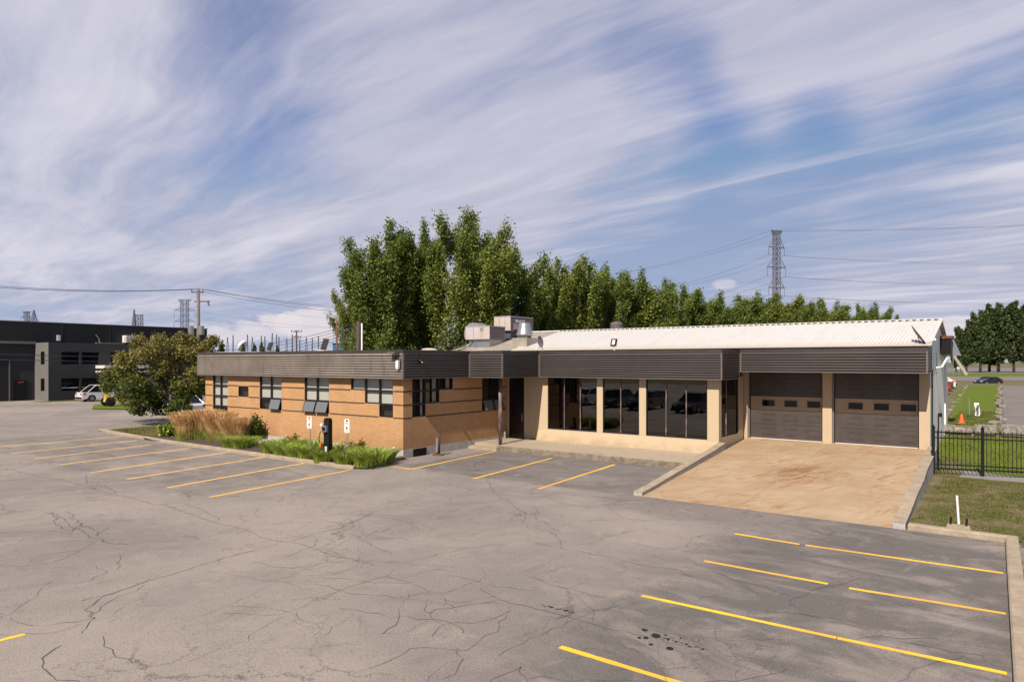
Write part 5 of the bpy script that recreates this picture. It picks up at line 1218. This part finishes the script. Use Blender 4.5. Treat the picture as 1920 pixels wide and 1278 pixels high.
wires('long faint wires above the skyline behind the brick wing', [(P3(380, 585, 300), P3(690, 613, 300), 2), (P3(380, 598, 300), P3(690, 611, 300), 2), (P3(380, 560, 320), P3(690, 600, 320), 2)], .06, 'steel')
# far masts
ms = [(411, 629), (426.5, 632), (437, 628), (464, 627), (473, 631.5), (490, 629), (496.5, 630), (510.5, 624.5), (518.5, 626.5), (523, 631), (537.5, 634), (548, 630), (562, 636), (574.5, 632), (585.5, 633), (597, 629.5), (638, 631)]
ref = None
for i, (px, yt) in enumerate(ms):
    d = 330; p = at(px, d); zt_ = zat(yt, d); a = MB(); hw = .9 if i % 3 == 1 else .35
    for sx in (-1, 1): a.tube([(p[0]+C*sx*hw, p[1]+S*sx*hw, 0), (p[0]+C*sx*.1, p[1]+S*sx*.1, zt_)], .16, 'steel', 4)
    nn = 9
    for k in range(nn):
        f0, f1 = k/nn, (k+1)/nn; w0, w1 = hw*(1-f0)+.1*f0, hw*(1-f1)+.1*f1; sg = 1 if k % 2 else -1
        a.tube([(p[0]+C*sg*w0, p[1]+S*sg*w0, zt_*f0), (p[0]-C*sg*w1, p[1]-S*sg*w1, zt_*f1)], .08, 'steel', 3)
    tag(a.build('lattice_mast'), f'{ORD[i]} thin grey mast from the left on the skyline behind the brick wing', 'mast', 'substation masts on the skyline')
def pylon(label, px, ytop, d, bw, tw, arms, m, rz=0, base_flare=1.6, top='flat', waist=.45):
    """arms: (drop below top in m, half span)"""
    p = at(px, d); zt_ = zat(ytop, d); t = thing('transmission_tower', label, 'pylon', (*p, 0), 0, 'lattice transmission towers'); a = MB(); hz_ = zt_*waist
    r = .055+.00022*d
    def hwid(z): return bw*base_flare/2+(bw/2-bw*base_flare/2)*min(1, z/hz_) if z < hz_ else bw/2+(tw/2-bw/2)*(z-hz_)/(zt_-hz_)
    cs, sn = math.cos(TH+rz), math.sin(TH+rz)
    def Q(u_, v_, z): return (p[0]+cs*u_-sn*v_, p[1]+sn*u_+cs*v_, z)
    zs = [0, hz_]; z = hz_
    while z < zt_-.1: z += max(1.6, 2*hwid(z)*1.0); zs.append(min(z, zt_))
    for su, sv_ in ((-1, -1), (1, -1), (1, 1), (-1, 1)):
        a.tube([Q(su*hwid(z_), sv_*hwid(z_), z_) for z_ in zs], r*1.3, m, 4)
    for z0_, z1_ in zip(zs[:-1], zs[1:]):
        w0, w1 = hwid(z0_), hwid(z1_)
        for (u0, v0), (u1, v1) in (((-1, -1), (1, -1)), ((1, -1), (1, 1)), ((1, 1), (-1, 1)), ((-1, 1), (-1, -1))):
            a.tube([Q(u0*w0, v0*w0, z0_), Q(u1*w1, v1*w1, z1_)], r*.8, m, 3); a.tube([Q(u1*w0, v1*w0, z0_), Q(u0*w1, v0*w1, z1_)], r*.8, m, 3); a.tube([Q(u0*w1, v0*w1, z1_), Q(u1*w1, v1*w1, z1_)], r*.8, m, 3)
    a.build('lattice_body', t); ends = []
    for dz, hs_, up_ in arms:
        za = zt_-dz; wz = hwid(za)
        for sd in (-1, 1):
            b = MB(); tip = Q(sd*hs_, 0, za+(0 if not up_ else 0)); 
            for vv in (-1, 1):
                b.tube([Q(sd*wz, vv*wz, za), tip], r, m, 4); b.tube([Q(sd*hwid(za+up_), vv*hwid(za+up_), za+up_), tip], r*.8, m, 3)
            if up_ > 0 and dz > .5: b.tube([tip, (tip[0], tip[1], tip[2]-hs_*.75)], r*.8, m, 4); ends.append((sd, (tip[0], tip[1], tip[2]-hs_*.75)))
            else: ends.append((sd, tip))
            b.build('crossarm', t)
    return ends
d0 = 270
sc = d0/F
ends = pylon('tall brown lattice transmission tower rising above the poplar row', 1456, 433, d0, 2.0, 1.9, [(0, 12.5*sc*1.1, -1.6), (31*sc, 18*sc*1.1, 3.4), (68*sc, 21*sc*1.1, 3.6), (106*sc, 18*sc*1.1, 3.2)], 'steel_brown', R(25), 2.4)
sg_ = []
for sd, e in ends[2:]:
    a_ = Vector(e); yy = HY-(e[2]-H)/d0*F
    sg_.append((e, P3(2500, yy-12+(3 if sd > 0 else -3), 300), 5)); sg_.append((e, P3(1150, yy+70, 380), 4))
for sd, e in ends[:2]: sg_.append((e, P3(2500, 380, 300), 3)); sg_.append((e, P3(1100, 520, 380), 3))
wires('high voltage lines strung from the tall brown transmission tower', sg_, .045, 'steel_brown')
pylon('lattice transmission tower just left of the utility pole', 346, 562, 420, 3.4, 3.4, [(0, 4.2, -1.8), (20*420/F, 6.4, 1.8), (41*420/F, 6.4, 1.8)], 'steel', 0, 1.5)
pylon('flat topped far lattice tower at the far left above the black roof', 50, 584, 500, 2.4, 2.4, [(0, 3.3, -1.2), (11*500/F, 4.4, 1.2)], 'steel', 0, 1.5)
pylon('pointed far lattice tower at the far left above the black roof', 63.5, 581, 520, 8, .4, [(20*520/F, 4, 1.5)], 'steel', 0, 1.3)
pylon('pointed far lattice tower above the middle of the black roof', 251.5, 580, 480, 3.4, .3, [], 'steel', 0, 1.3)
pylon('flat topped far lattice tower above the middle of the black roof', 261, 590, 500, 3.6, 3.6, [(0, 2.7, -1.0)], 'steel', 0, 1.3)
# dish dome, blue shed, far bushes
p = at(458, 300); a = MB(); a.lathe([(.2, 0), (5.5, 1.2), (8.0, 3.5), (7.6, 3.4), (5.2, 1.5), (.1, .5)], (0, 0, 0), 'white', 24); a.xf(Matrix.Translation((*p, zat(650, 300))) @ Matrix.Rotation(TH+R(160), 4, 'Z') @ Matrix.Rotation(R(62), 4, 'Y') @ Matrix.Scale(.34, 4))
t = thing('dish_antenna', 'big white dish antenna on the skyline among the masts', 'dish antenna', (*p, 0)); a.build('reflector', t, True)
MB().tube([(*p, 0), (*p, zat(650, 300))], .6, 'grey_metal', 8).build('pedestal', t)
p = at(655, 95); t = thing('blue_shed', 'flat roofed blue shed beyond the brick wing', 'building', (*p, 0)); Mx = Matrix.Translation((*p, 0)) @ Matrix.Rotation(TH, 4, 'Z')
MB().box(-2.3, 2.6, 0, 6, 0, zat(644.5, 95), 'blue').xf(Mx).build('wall', t); MB().box(-2.4, 2.7, -.1, 6.1, zat(644.5, 95), zat(643, 95), 'car_grey').xf(Mx).build('roof', t)

# ------------------------------------------------------------------ vegetation
def leaf_quads(cent, size, rg, up=.35, aspect=1.0):
    n = len(cent); nrm = rg.normal(size=(n, 3)); nrm[:, 2] = np.abs(nrm[:, 2])*.8+up; nrm /= np.linalg.norm(nrm, axis=1)[:, None]
    t1 = np.cross(nrm, rg.normal(size=(n, 3))); t1 /= np.linalg.norm(t1, axis=1)[:, None]; t2 = np.cross(nrm, t1)
    s = (size*rg.uniform(.6, 1.35, n))[:, None]
    V = np.stack([cent-t1*s, cent-t2*s*.62*aspect, cent+t1*s, cent+t2*s*.62*aspect], 1).reshape(-1, 3)
    return V, np.arange(n*4).reshape(-1, 4)
def poplar_mesh(seed, Ht, W, nleaf, lsize, plume=True, low=.08, nlimb=26, mname='poplar'):
    rg = np.random.default_rng(seed); cent = []; trunk = MB(); trunk.tube([(0, 0, 0), (.1, 0, Ht*.3), (-.1, .1, Ht*.6), (0, 0, Ht*.93)], [Ht*.022, Ht*.016, Ht*.010, .03], 'bark', 8)
    pts = []
    for k in range(nlimb):
        f = (k+.5)/nlimb; z0 = Ht*(low+.70*f**1.05); az_ = k*2.4+rg.uniform(-.4, .4)
        if plume:
            q_ = math.sqrt((k*.618034) % 1.0)*rg.uniform(.85, 1.05); reach = W/2*q_
            zend = Ht*(1.0-.46*q_**1.7)*rg.uniform(.90, 1.0); zend = max(zend, z0+Ht*.14); rise = zend-z0
            if f < .2: zend = z0+Ht*rg.uniform(.12, .26); rise = zend-z0; reach = W/2*rg.uniform(.40, .72)
        else: reach = W/2*math.sqrt(max(.05, 1-((f-.35)/.75)**2))*rg.uniform(.7, 1.05); rise = Ht*.16*rg.uniform(.3, 1.2)
        n = 12; cur = []
        for i in range(n+1):
            t = i/n; rr = reach*(t**.55 if plume else t**.9); zz = z0+rise*(t**1.5)
            cur.append((rr*math.cos(az_+.2*t), rr*math.sin(az_+.2*t), zz))
        trunk.tube(cur[:9:2], [.10*(1-f*.6), .08*(1-f*.6), .05, .03, .015], 'bark', 5, False)
        for i in range(2, n+1):
            t = i/n; spread = (1.15-.85*t if t > .35 else .85)*W*.066*(1-.25*f)
            pts.append((cur[i], spread, 1.0))
    top_n = 5 if plume else 3
    for i in range(8): pts.append(((.1*math.sin(i), 0, Ht*(.70+.039*i)), W*.05*(1-.115*i), .9))
    # twigs: each point gets several small clumps
    C0 = []
    for (c_, sp_, wt) in pts:
        m_ = rg.integers(3, 7)
        for _ in range(m_):
            o_ = np.clip(rg.normal(size=3), -1.5, 1.5)*sp_*np.array([.85, .85, 1.15]); C0.append(np.array(c_)+o_)
    C0 = np.array(C0); C0 = C0[C0[:, 2] > Ht*low*.6]; C0 = C0[C0[:, 2] < Ht*1.0]
    per = max(4, nleaf//len(C0)); cr = W*.019+.07
    cent = (C0[:, None, :]+np.clip(rg.normal(size=(len(C0), per, 3)), -1.8, 1.8)*cr*np.array([1, 1, 1.5 if plume else 1])*rg.uniform(.5, 1.4, (len(C0), 1, 1))).reshape(-1, 3)
    Vv, Ff = leaf_quads(cent, np.full(len(cent), lsize), rg)
    return trunk, Vv, Ff
def make_tree(name, label, cat, loc, seed, Ht, W, nleaf, lsize, leafmat, group, **k):
    t = thing(name, label, cat, (0, 0, 0), 0, group); tr_, Vv, Ff = poplar_mesh(seed, Ht, W, nleaf, lsize, **k)
    tr_.build('trunk', t, True); big_mesh('crown', Vv, Ff, [leafmat], parent=t); t.location = loc; t.rotation_euler = (0, 0, seed*.7); return t
def tree_copy(src, label, loc, rz, s, sz):
    t = copy_tree(src); t.location = loc; t.rotation_euler = (0, 0, rz); t.scale = (s, s, sz); t['label'] = label; return t
GP = 'poplars in the row behind the building'
def th(ytop, d): return zat(ytop, d)
T = {}
p = at(730, 59); T['a'] = make_tree('poplar_tree', 'broad dark poplar at the left end of the row', 'tree', (*p, 0), 11, th(412, 59), 10.0, 72000, .108, 'poplar', GP, nlimb=38)
p = at(888, 60); T['b'] = make_tree('poplar_tree', 'tallest poplar with a bright top behind the rooftop units', 'tree', (*p, 0), 23, th(398, 60), 10.4, 76000, .108, 'poplar2', GP, nlimb=38)
p = at(795, 62); tree_copy(T['a'], 'poplar filling the gap between the left poplar and the tallest one', (*p, 0), 2.2, .72, th(415, 62)/th(414, 59))
p = at(671, 61); tree_copy(T['b'], 'short dark poplar at the left foot of the row', (*p, 0), 4.0, .48, th(492, 61)/th(400, 60))
p = at(965, 63); T['c'] = make_tree('poplar_tree', 'narrower poplar just right of the tallest one', 'tree', (*p, 0), 31, th(463, 63), 8.2, 40000, .112, 'poplar', GP, nlimb=26)
p = at(1094, 70); T['d'] = make_tree('poplar_tree', 'poplar with three pointed tops behind the ridge vent', 'tree', (*p, 0), 47, th(478, 70), 8.4, 40000, .115, 'poplar2', GP, nlimb=26)
seq = [(1003, 545, 66, .62), (1045, 482, 67, .72), (1132, 500, 73, .75), (1170, 505, 77, .95), (1208, 512, 80, .9), (1243, 520, 84, .85), (1278, 532, 89, .95), (1312, 540, 94, .95), (1348, 552, 97, .85),
       (1385, 550, 101, .95), (1420, 549, 105, .95), (1456, 552, 110, 1.0), (1496, 556, 116, 1.0), (1537, 560, 121, .95), (1572, 566, 127, .9), (1606, 570, 132, .8), (1640, 571, 137, .75), (1672, 576, 142, .5)]
for i, (px, yt, d, s) in enumerate(seq):
    src = T['c' if i % 2 == 0 else 'd']; h0 = th(465, 63) if i % 2 == 0 else th(480, 70); p = at(px+random.uniform(-5, 5), d*random.uniform(.97, 1.04)); s *= random.uniform(.95, 1.4)
    tree_copy(src, f'{ORD[i]} smaller poplar of the row counting right from the tallest poplar', (*p, 0), i*1.37, s, th(yt, d)/h0)
GR = 'dark trees beyond the road'
d = 190; p = at(1872, d); T['e'] = make_tree('dark_tree', 'tallest dark tree of the clump beyond the road', 'tree', (*p, Z1), 61, th(568, d)-Z1, 9.5, 30000, .36, 'darkleaf', GR, low=.16, nlimb=30)
for i, (px, yt, dd, s, lab) in enumerate(((1838, 582, 186, .8, 'second dark tree left of the tallest one beyond the road'), (1812, 612, 188, .62, 'lower dark tree left of the clump beyond the road'), (1793, 633, 190, .42, 'smallest dark tree at the left edge of the clump beyond the road'),
                      (1901, 571, 187, .8, 'dark tree right of the tallest one beyond the road'), (1932, 590, 184, .9, 'dark tree cut by the right edge of the view beyond the road'), (1855, 600, 196, .9, 'dark tree behind the middle of the clump beyond the road'))):
    p = at(px, dd); tree_copy(T['e'], lab, (*p, Z1), i*1.1+.4, s, (th(yt, dd)-Z1)/(th(568, d)-Z1))
# foreground tree
rg = np.random.default_rng(5)
tx, ty = g(322, 795); mt = thing('maple_tree', 'spreading olive brown tree with dark green skirts left of the brick wing', 'tree', (0, 0, 0))
a = MB(); a.tube([(0, 0, -.05), (.03, 0, .5), (-.08, .0, 1.1), (-.1, 0, 1.9)], [.24, .18, .16, .12], 'bark', 10)
lobes = []   # (px, py, depth offset, radius m)
dT = (tx*-S+ty*C)
for px, py, rr in ((205, 705, .8), (228, 690, .8), (240, 722, .9), (262, 668, .85), (285, 652, .8), (300, 690, 1.05), (322, 650, .75), (348, 640, .55), (350, 665, .9), (365, 700, .95), (372, 730, .85), (340, 725, 1.05), (300, 735, 1.0),
                   (262, 742, .85), (235, 745, .7), (330, 755, .65), (285, 762, .55), (250, 768, .4), (376, 655, .6), (388, 672, .5), (252, 640, .45), (290, 636, .35), (333, 633, .3), (392, 640, .35), (222, 670, .35), (195, 725, .45), (312, 770, .5), (345, 772, .35)):
    for kk in range(2):
        dd = rg.uniform(-1.6, 1.6)*(1 if rr > .6 else .5); d_ = dT+dd
        q = at(px+7, d_); lobes.append((q[0]-tx, q[1]-ty, zat(py, d_), rr*(.85 if kk else 1)))
Cc = []
for (x, y, z, r_) in lobes:
    st = Vector((-.1, 0, 1.7)); en = Vector((x, y, z)); mid = st.lerp(en, .5)+Vector((0, 0, .25))
    a.tube([tuple(st), tuple(mid), tuple(en)], [.05, .03, .012], 'bark', 4, False)
    n = int(66*r_*r_)+14; di = rg.normal(size=(n, 3)); di /= np.linalg.norm(di, axis=1)[:, None]
    rad = r_*rg.uniform(.45, 1.08, n)[:, None]; Cc.append(np.array([x, y, z])+di*rad*np.array([1, 1, .72]))
Cc = np.concatenate(Cc); Cc = Cc[Cc[:, 2] > .75]
cent = (Cc[:, None, :]+rg.normal(size=(len(Cc), 13, 3))*.14).reshape(-1, 3)
Vv, Ff = leaf_quads(cent, np.full(len(cent), .078), rg)
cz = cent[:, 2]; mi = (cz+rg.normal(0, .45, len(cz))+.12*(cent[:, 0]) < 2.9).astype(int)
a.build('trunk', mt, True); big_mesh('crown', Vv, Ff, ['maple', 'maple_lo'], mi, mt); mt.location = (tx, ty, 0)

def blades(n, rad, hmin, hmax, lean, wd, rg, seg=3, droop=.5, aniso=(1, 1)):
    V, Fq_ = [], []
    for i in range(n):
        a = rg.uniform(0, 2*math.pi); r0 = rad*math.sqrt(rg.uniform())*.5; bx, by = r0*math.cos(a)*aniso[0], r0*math.sin(a)*aniso[1]
        h = rg.uniform(hmin, hmax); da = a+rg.normal(0, .5); l = lean*rg.uniform(.3, 1.2)*h; side = np.array([-math.sin(da), math.cos(da), 0])*wd/2
        side = np.array([C, S, 0])*wd/2*rg.uniform(.5, 1)+side*.3; b = len(V)
        for s_ in range(seg+1):
            t = s_/seg; p = np.array([bx+math.cos(da)*l*t**1.6, by+math.sin(da)*l*t**1.6, h*(t-droop*t**3*lean)]); w_ = (1-.85*t)
            V.append(p-side*w_); V.append(p+side*w_)
        for s_ in range(seg): Fq_.append((b+2*s_, b+2*s_+1, b+2*s_+3, b+2*s_+2))
    return np.array(V), np.array(Fq_)
# tall tan grasses
rgs = np.random.default_rng(9)
def tall_grass():
    t = thing('ornamental_grass', 'tan', 'ornamental grass', (0, 0, 0), 0, 'clumps of tall tan ornamental grass')
    V1, F1 = blades(560, 1.1, .45, .95, .60, .018, rgs); big_mesh('leaf_blades', V1, F1, ['tallgrass'], parent=t)
    V2, F2 = blades(520, .9, .95, 1.42, .32, .009, rgs, 3, .25); 
    # feathery heads
    Vh, Fh = [], []
    for i in range(0, len(V2), 8):
        tip = (V2[i+6]+V2[i+7])/2; prev = (V2[i+4]+V2[i+5])/2; dd = (tip-prev); b = len(Vh); sd = np.array([C, S, 0])*.02; sd2 = np.array([-S, C, 0])*.02
        for s_ in (sd, sd2):
            b = len(Vh); Vh += [prev+dd*.1-s_*.4, prev+dd*.1+s_*.4, tip+s_*.7, tip-s_*.7]; Fh.append((b, b+1, b+2, b+3))
    V3 = np.concatenate([V2, np.array(Vh)]); F3 = np.concatenate([F2, np.array(Fh)+len(V2)])
    big_mesh('plumes', V3, F3, ['plume'], parent=t); return t
tgs = tall_grass(); spots = [(352, 823, 1.0), (383, 822, 1.1), (410, 826, 1.05), (437, 829, 1.0), (452, 826, .9), (342, 815, .95), (372, 815, 1.05), (400, 816, 1.05), (428, 818, 1.0)]
labs = ['leftmost front clump of tall tan grass beside the tree', 'second front clump of tall tan grass from the tree', 'third front clump of tall tan grass from the tree', 'fourth front clump of tall tan grass from the tree', 'rightmost clump of tall tan grass near the leafy shrub',
        'leftmost clump of tall tan grass in the back row', 'second clump of tall tan grass in the back row', 'third clump of tall tan grass in the back row', 'fourth clump of tall tan grass in the back row']
for i, (px, py, s) in enumerate(spots):
    o = tgs if i == 0 else copy_tree(tgs); q = g(px, py, .1); o.location = (q[0], q[1], .08); o.rotation_euler = (0, 0, 0 if i < 1 else random.choice((0, math.pi))); o.scale = (s, s, s*random.uniform(.95, 1.08)); o['label'] = labs[i]
# daylilies
def lily(flowers, seed):
    r_ = np.random.default_rng(seed); t = thing('daylily', 'x', 'daylily', (0, 0, 0), 0, 'daylily clumps in the flower bed'); V1, F1 = blades(330, .72, .55, .90, .72, .034, r_, 4, .50); big_mesh('leaves', V1, F1, ['lily'], parent=t)
    if flowers:
        a = MB()
        for _ in range(flowers):
            x, y, z = r_.uniform(-.3, .3), r_.uniform(-.35, .1), r_.uniform(.42, .66); a.tube([(x*.4, y*.4, .1), (x, y, z)], .005, 'lily', 3)
            for k in range(6):
                an = k*math.pi/3; a.poly([(x, y, z), (x+.035*math.cos(an-.4), y+.035*math.sin(an-.4)-.02, z+.05), (x+.075*math.cos(an), y+.075*math.sin(an)-.03, z+.06), (x+.035*math.cos(an+.4), y+.035*math.sin(an+.4)-.02, z+.05)], 'petal')
        a.build('flowers', t)
    return t
la, lb = lily(0, 3), lily(6, 4); used = {id(la): 0, id(lb): 0}
ls = [(415, 838, 0, .9, 'low green clump before the tall grass, leftmost daylily'), (437, 842, 0, 1.0, 'daylily clump at the right foot of the tall grass'), (452, 838, 0, .9, 'small daylily clump behind the right foot of the tall grass'),
      (493, 851, 0, 1.05, 'leftmost daylily clump of the long green row'), (515, 855, 0, 1.1, 'second daylily clump of the long green row'), (538, 848, 1, 1.1, 'daylily clump with reddish flowers behind the green row'), (540, 859, 0, 1.0, 'third daylily clump of the long green row'),
      (562, 862, 0, 1.05, 'fourth daylily clump just left of the left sign'), (575, 850, 0, 1.1, 'daylily clump behind the left sign post'), (590, 868, 0, .95, 'daylily clump between the left sign and the black charger'), (628, 861, 1, 1.0, 'flowering daylily clump right of the black charger'),
      (630, 873, 0, .9, 'front daylily clump right of the black charger'), (655, 868, 1, .95, 'daylily with orange flowers below the right sign'), (668, 876, 0, 1.0, 'front daylily clump right of the right sign'), (690, 872, 0, 1.15, 'large daylily clump near the bed corner'), (708, 866, 0, 1.0, 'rightmost daylily clump by the white post'),
      (676, 861, 1, .9, 'back daylily clump close to the brick wall near the corner'), (608, 853, 1, .9, 'daylily clump behind the black charger'), (505, 844, 0, .9, 'back daylily clump near the leafy shrub')]
for i, (px, py, fl, s, lab) in enumerate(ls):
    src = lb if fl else la; o = src if used[id(src)] == 0 else copy_tree(src); used[id(src)] = 1; q = g(px, py, .1); o.location = (q[0]-.12, q[1]+.50, .07); o.rotation_euler = (0, 0, 0 if i % 2 else math.pi); o.scale = (s, s, s*.95); o['label'] = lab
def shrub(label, px, py, ztop, w_, lsz, m, seed, n=1400, name='shrub'):
    r_ = np.random.default_rng(seed); t = thing(name, label, 'shrub', (0, 0, 0)); a = MB(); cl_ = []
    for k in range(9):
        an = r_.uniform(0, 6.28); hh = ztop*r_.uniform(.6, 1); e = np.array([math.cos(an)*w_/2*r_.uniform(.3, 1), math.sin(an)*w_/2*r_.uniform(.3, 1), hh]); a.tube([(0, 0, 0), tuple(e*.5+np.array([0, 0, hh*.1])), tuple(e)], [.02, .012, .005], 'bark', 4, False)
        for s_ in np.linspace(.3, 1, 7): cl_.append(e*s_)
    cl_ = np.array(cl_); ct = (cl_[:, None]+r_.normal(size=(len(cl_), n//len(cl_), 3))*w_*.10).reshape(-1, 3); ct = ct[ct[:, 2] > .04]
    Vv, Ff = leaf_quads(ct, np.full(len(ct), lsz), r_); a.build('stems', t); big_mesh('foliage', Vv, Ff, [m], parent=t); q = g(px, py, .1); t.location = (q[0], q[1], .06); return t
shrub('leafy green shrub with upright stems right of the tall grass', 481, 826, 1.25, .85, .06, 'maple_lo', 4)
shrub('low bright green plant at the foot of the olive brown tree', 314, 818, .6, .9, .07, 'lily', 5)
shrub('low dark green bush between the tall grass and the shrub', 462, 822, .7, .7, .05, 'maple_lo', 6)
shrub('dark reddish low bush behind the right sign', 668, 852, .55, .8, .05, 'maple', 7)
shrub('reddish low bush behind the green daylily row', 545, 842, .6, .8, .05, 'maple', 8)
for i, (px, yt, wd, lab) in enumerate(((416, 641, 9, 'pointed far bush behind the left end of the flat roof'), (456, 648, 7, 'far bush below the white dish antenna'), (477, 647, 8, 'far bush right of the white dish antenna'), (491, 645, 8, 'rounder far bush left of the small dark panel'), (520, 650, 5, 'small far bush right of the small dark panel'))):
    d = 170; p = at(px, d); hh = zat(yt, d); t = thing('far_bush', lab, 'bush', (0, 0, 0), 0, 'far bushes on the skyline'); r_ = np.random.default_rng(70+i)
    n = 2600; di = r_.normal(size=(n, 3)); di /= np.linalg.norm(di, axis=1)[:, None]; ct = di*np.array([wd/F*d, wd/F*d, hh*.52])*r_.uniform(.5, 1.05, (n, 1))*(.85+.25*np.sin(di[:, :1]*7+i)); ct[:, 2] += hh*.5; ct[:, :2] *= (1.15-.55*np.clip(ct[:, 2:3]/hh, 0, 1))
    Vv, Ff = leaf_quads(ct, np.full(n, .28), r_); big_mesh('crown', Vv, Ff, ['darkleaf'], parent=t); a = MB(); a.tube([(0, 0, 0), (0, 0, hh*.6)], .2, 'bark', 6); a.build('trunk', t); t.location = (*p, 0)
# loose white stones by the wall
for i, (px, py) in enumerate(((490, 831), (498, 829), (506, 832), (700, 852), (708, 849), (716, 852))):
    o = rock(.32, .25, .16, 200+i, 'pale_concrete').build('garden_stone'); q = g(px, py, .1); o.location = (q[0], q[1], .08); o.rotation_euler = (0, 0, i)
    tag(o, f'{ORD[i % 3]} pale garden stone from the left in the pile ' + ('by the leafy shrub' if i < 3 else 'near the brick corner'), 'stone', 'pale garden stones in the bed')
# turf blades on the lawns
def turf(name, label, areas, hh, wd, m):
    r_ = np.random.default_rng(12); V, Fq_ = [], []
    for x0, x1, y0, y1, n, lift in areas:
        xs3, ys3 = r_.uniform(x0, x1, n), r_.uniform(y0, y1, n)
        keep = (np.sin(xs3*2.1+ys3)*np.cos(ys3*1.7-xs3*.9)+r_.normal(0, .5, n)) > -.35
        xs3, ys3 = xs3[keep], ys3[keep]
        for x, y in zip(xs3, ys3):
            z = terrain_h(x, y)+lift if lift < 1 else lift; an = r_.uniform(0, 6.28); h_ = hh*r_.uniform(.4, 1.2); b = len(V); dx_, dy_ = math.cos(an)*wd, math.sin(an)*wd
            V += [(x-dx_, y-dy_, z), (x+dx_, y+dy_, z), (x+r_.normal(0, .5)*hh, y+r_.normal(0, .5)*hh, z+h_)]; Fq_.append((b, b+1, b+2))
    return stuff(big_mesh(name, V, Fq_, [m]), label, 'grass')
turf('grass', 'short patchy grass between the right kerb and the black fence', [(-2.0, 4, 19.05, 27.6, 15000, .03), (.3, 3, 14, 19, 3000, .03)], .05, .012, 'turf')
turf('grass', 'short bright grass behind the black fence', [(-2.5, 5, 30.6, 37.1, 16000, .02), (-2.6, -.8, 38, 48, 9000, Z1+.01 if Z1 > 1 else 0)], .05, .016, 'turf')
turf('grass', 'short grass in the shaded corner under the olive tree', [(-42.4, -36, 17.7, 23, 9000, .09)], .06, .018, 'turf')
mb = MB(); r_ = random.Random(3)
for _ in range(500):
    x, y = r_.uniform(-2.0, 2.5), r_.uniform(19.2, 28); z = terrain_h(x, y)+.035; s_ = r_.uniform(.012, .035); a_ = r_.uniform(0, 3)
    mb.poly([(x+s_*math.cos(a_), y+s_*math.sin(a_), z), (x-s_*.5*math.sin(a_), y+s_*.5*math.cos(a_), z+.01), (x-s_*math.cos(a_), y-s_*math.sin(a_), z)], 'crack_lite')
stuff(mb.build('fallen_leaves'), 'small dry leaves scattered on the patchy side lawn', 'leaves')
